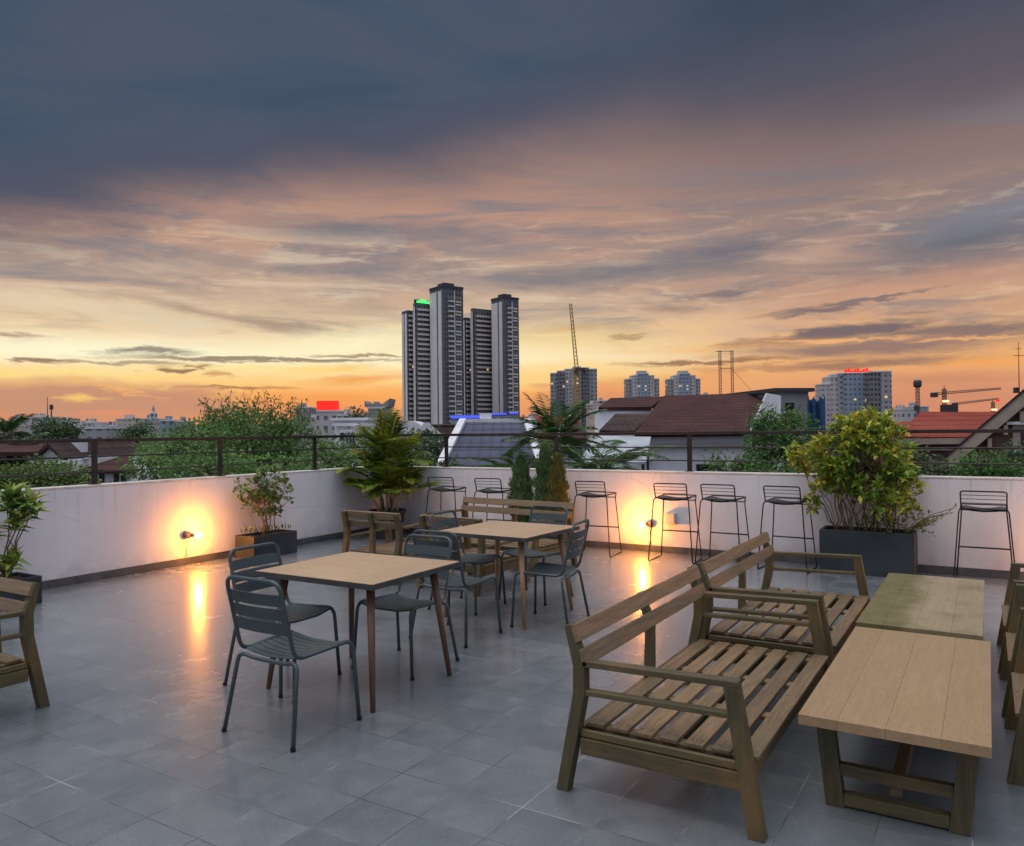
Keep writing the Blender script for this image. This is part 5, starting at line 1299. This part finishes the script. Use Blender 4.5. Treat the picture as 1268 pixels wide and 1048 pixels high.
# blossoms on the hedge
# palms beyond the parapet
LT_PALM = leafmat('garden_palm_leaves', [G(0.023, 0.058, 0.023), G(0.042, 0.100, 0.031), G(0.077, 0.163, 0.042), G(0.134, 0.230, 0.058)], .45, .2)
def palm(name, label, px, py, d, nf, L, ll, lw, seed, elr=(-15, 75), droop=(1.0, 2.0)):
    x, y = col_at(px, d); t = thing(name, label, 'palm', (x, y, GROUND), VA, 'garden palms beyond the parapet')
    r = random.Random(seed); H = HT(px, py, d); lf, st = MB(), MB()
    MB().tube([(.2, 0, 0), (.1, 0, H*.5), (0, 0, H)], .16, 9, .11).build('trunk', M_BARK, t, smooth=True)
    for k in range(nf):
        frond(lf, st, (0, 0, H), 2*PI*k*.382+r.uniform(-.2, .2), rad(r.uniform(*elr)), L*r.uniform(.8, 1.1), r.uniform(*droop), 26, ll, lw, r)
    lf.build('frond', LT_PALM, t); st.build('frond_rib', M_BARK, t)
    return t
palm('garden_palm', 'feathery palm rising in front of the red roof, right of the slate roof', 690, 548, 17, 26, 1.35, .42, .035, 21, (0, 80), (.6, 1.6))
palm('garden_palm', 'low palm with long drooping fronds before the grey canopy', 735, 592, 15.5, 22, 1.6, .42, .035, 22, (5, 60), (.6, 1.7))
palm('garden_palm', 'low palm spreading left in front of the slate roof eaves', 640, 600, 15, 20, 1.35, .4, .035, 24, (5, 55), (.6, 1.5))
palm('coconut_palm', 'dark coconut palm at the left edge of the skyline', 11, 540, 62, 22, 2.6, .9, .12, 25, (-50, 70), (.8, 2.2))
palm('coconut_palm', 'second dark palm, lower, behind the left railing end', 12, 566, 45, 22, 2.6, .9, .1, 26, (-50, 60), (.8, 2.2))
# far woods: one green mass between the roofs
b = MB(); r = random.Random(40)
for k in range(1500):
    px = r.uniform(-80, 1360); d = r.uniform(110, 560); x, y = col_at(px, d); hh = r.uniform(7, 12.5)
    for j in range(14):
        p = Vector((x, y, GROUND+hh*r.uniform(.35, 1)))+rv(r, 3.2); b.leaf(p, rv(r), rv(r), r.uniform(1.6, 3), 1.6, .1)
tag(b.build('far_trees', LT_DARK), kind='stuff')
# ---------------------------------------------------------------- camera and render settings
cam = bpy.data.cameras.new('camera'); co_ = bpy.data.objects.new('camera', cam); COL.objects.link(co_)
cam.sensor_width = 36; cam.lens = 36*FPX/1268; cam.clip_start = .05; cam.clip_end = 8000
M = Matrix(((CR.x, CU.x, -CF.x, 0), (CR.y, CU.y, -CF.y, 0), (CR.z, CU.z, -CF.z, EYE), (0, 0, 0, 1)))
co_.matrix_world = M; sc.camera = co_
sc.render.engine = 'CYCLES'
sc.cycles.use_denoising = True
sc.cycles.use_adaptive_sampling = True; sc.cycles.adaptive_threshold = .01; sc.cycles.adaptive_min_samples = 40
sc.cycles.max_bounces = 6; sc.cycles.diffuse_bounces = 3; sc.cycles.glossy_bounces = 3; sc.cycles.transmission_bounces = 4
sc.cycles.sample_clamp_indirect = 6
sc.render.resolution_x = 1024; sc.render.resolution_y = 846
sc.view_settings.view_transform = 'Standard'; sc.view_settings.look = 'None'
sc.view_settings.exposure = 0; sc.view_settings.gamma = 1
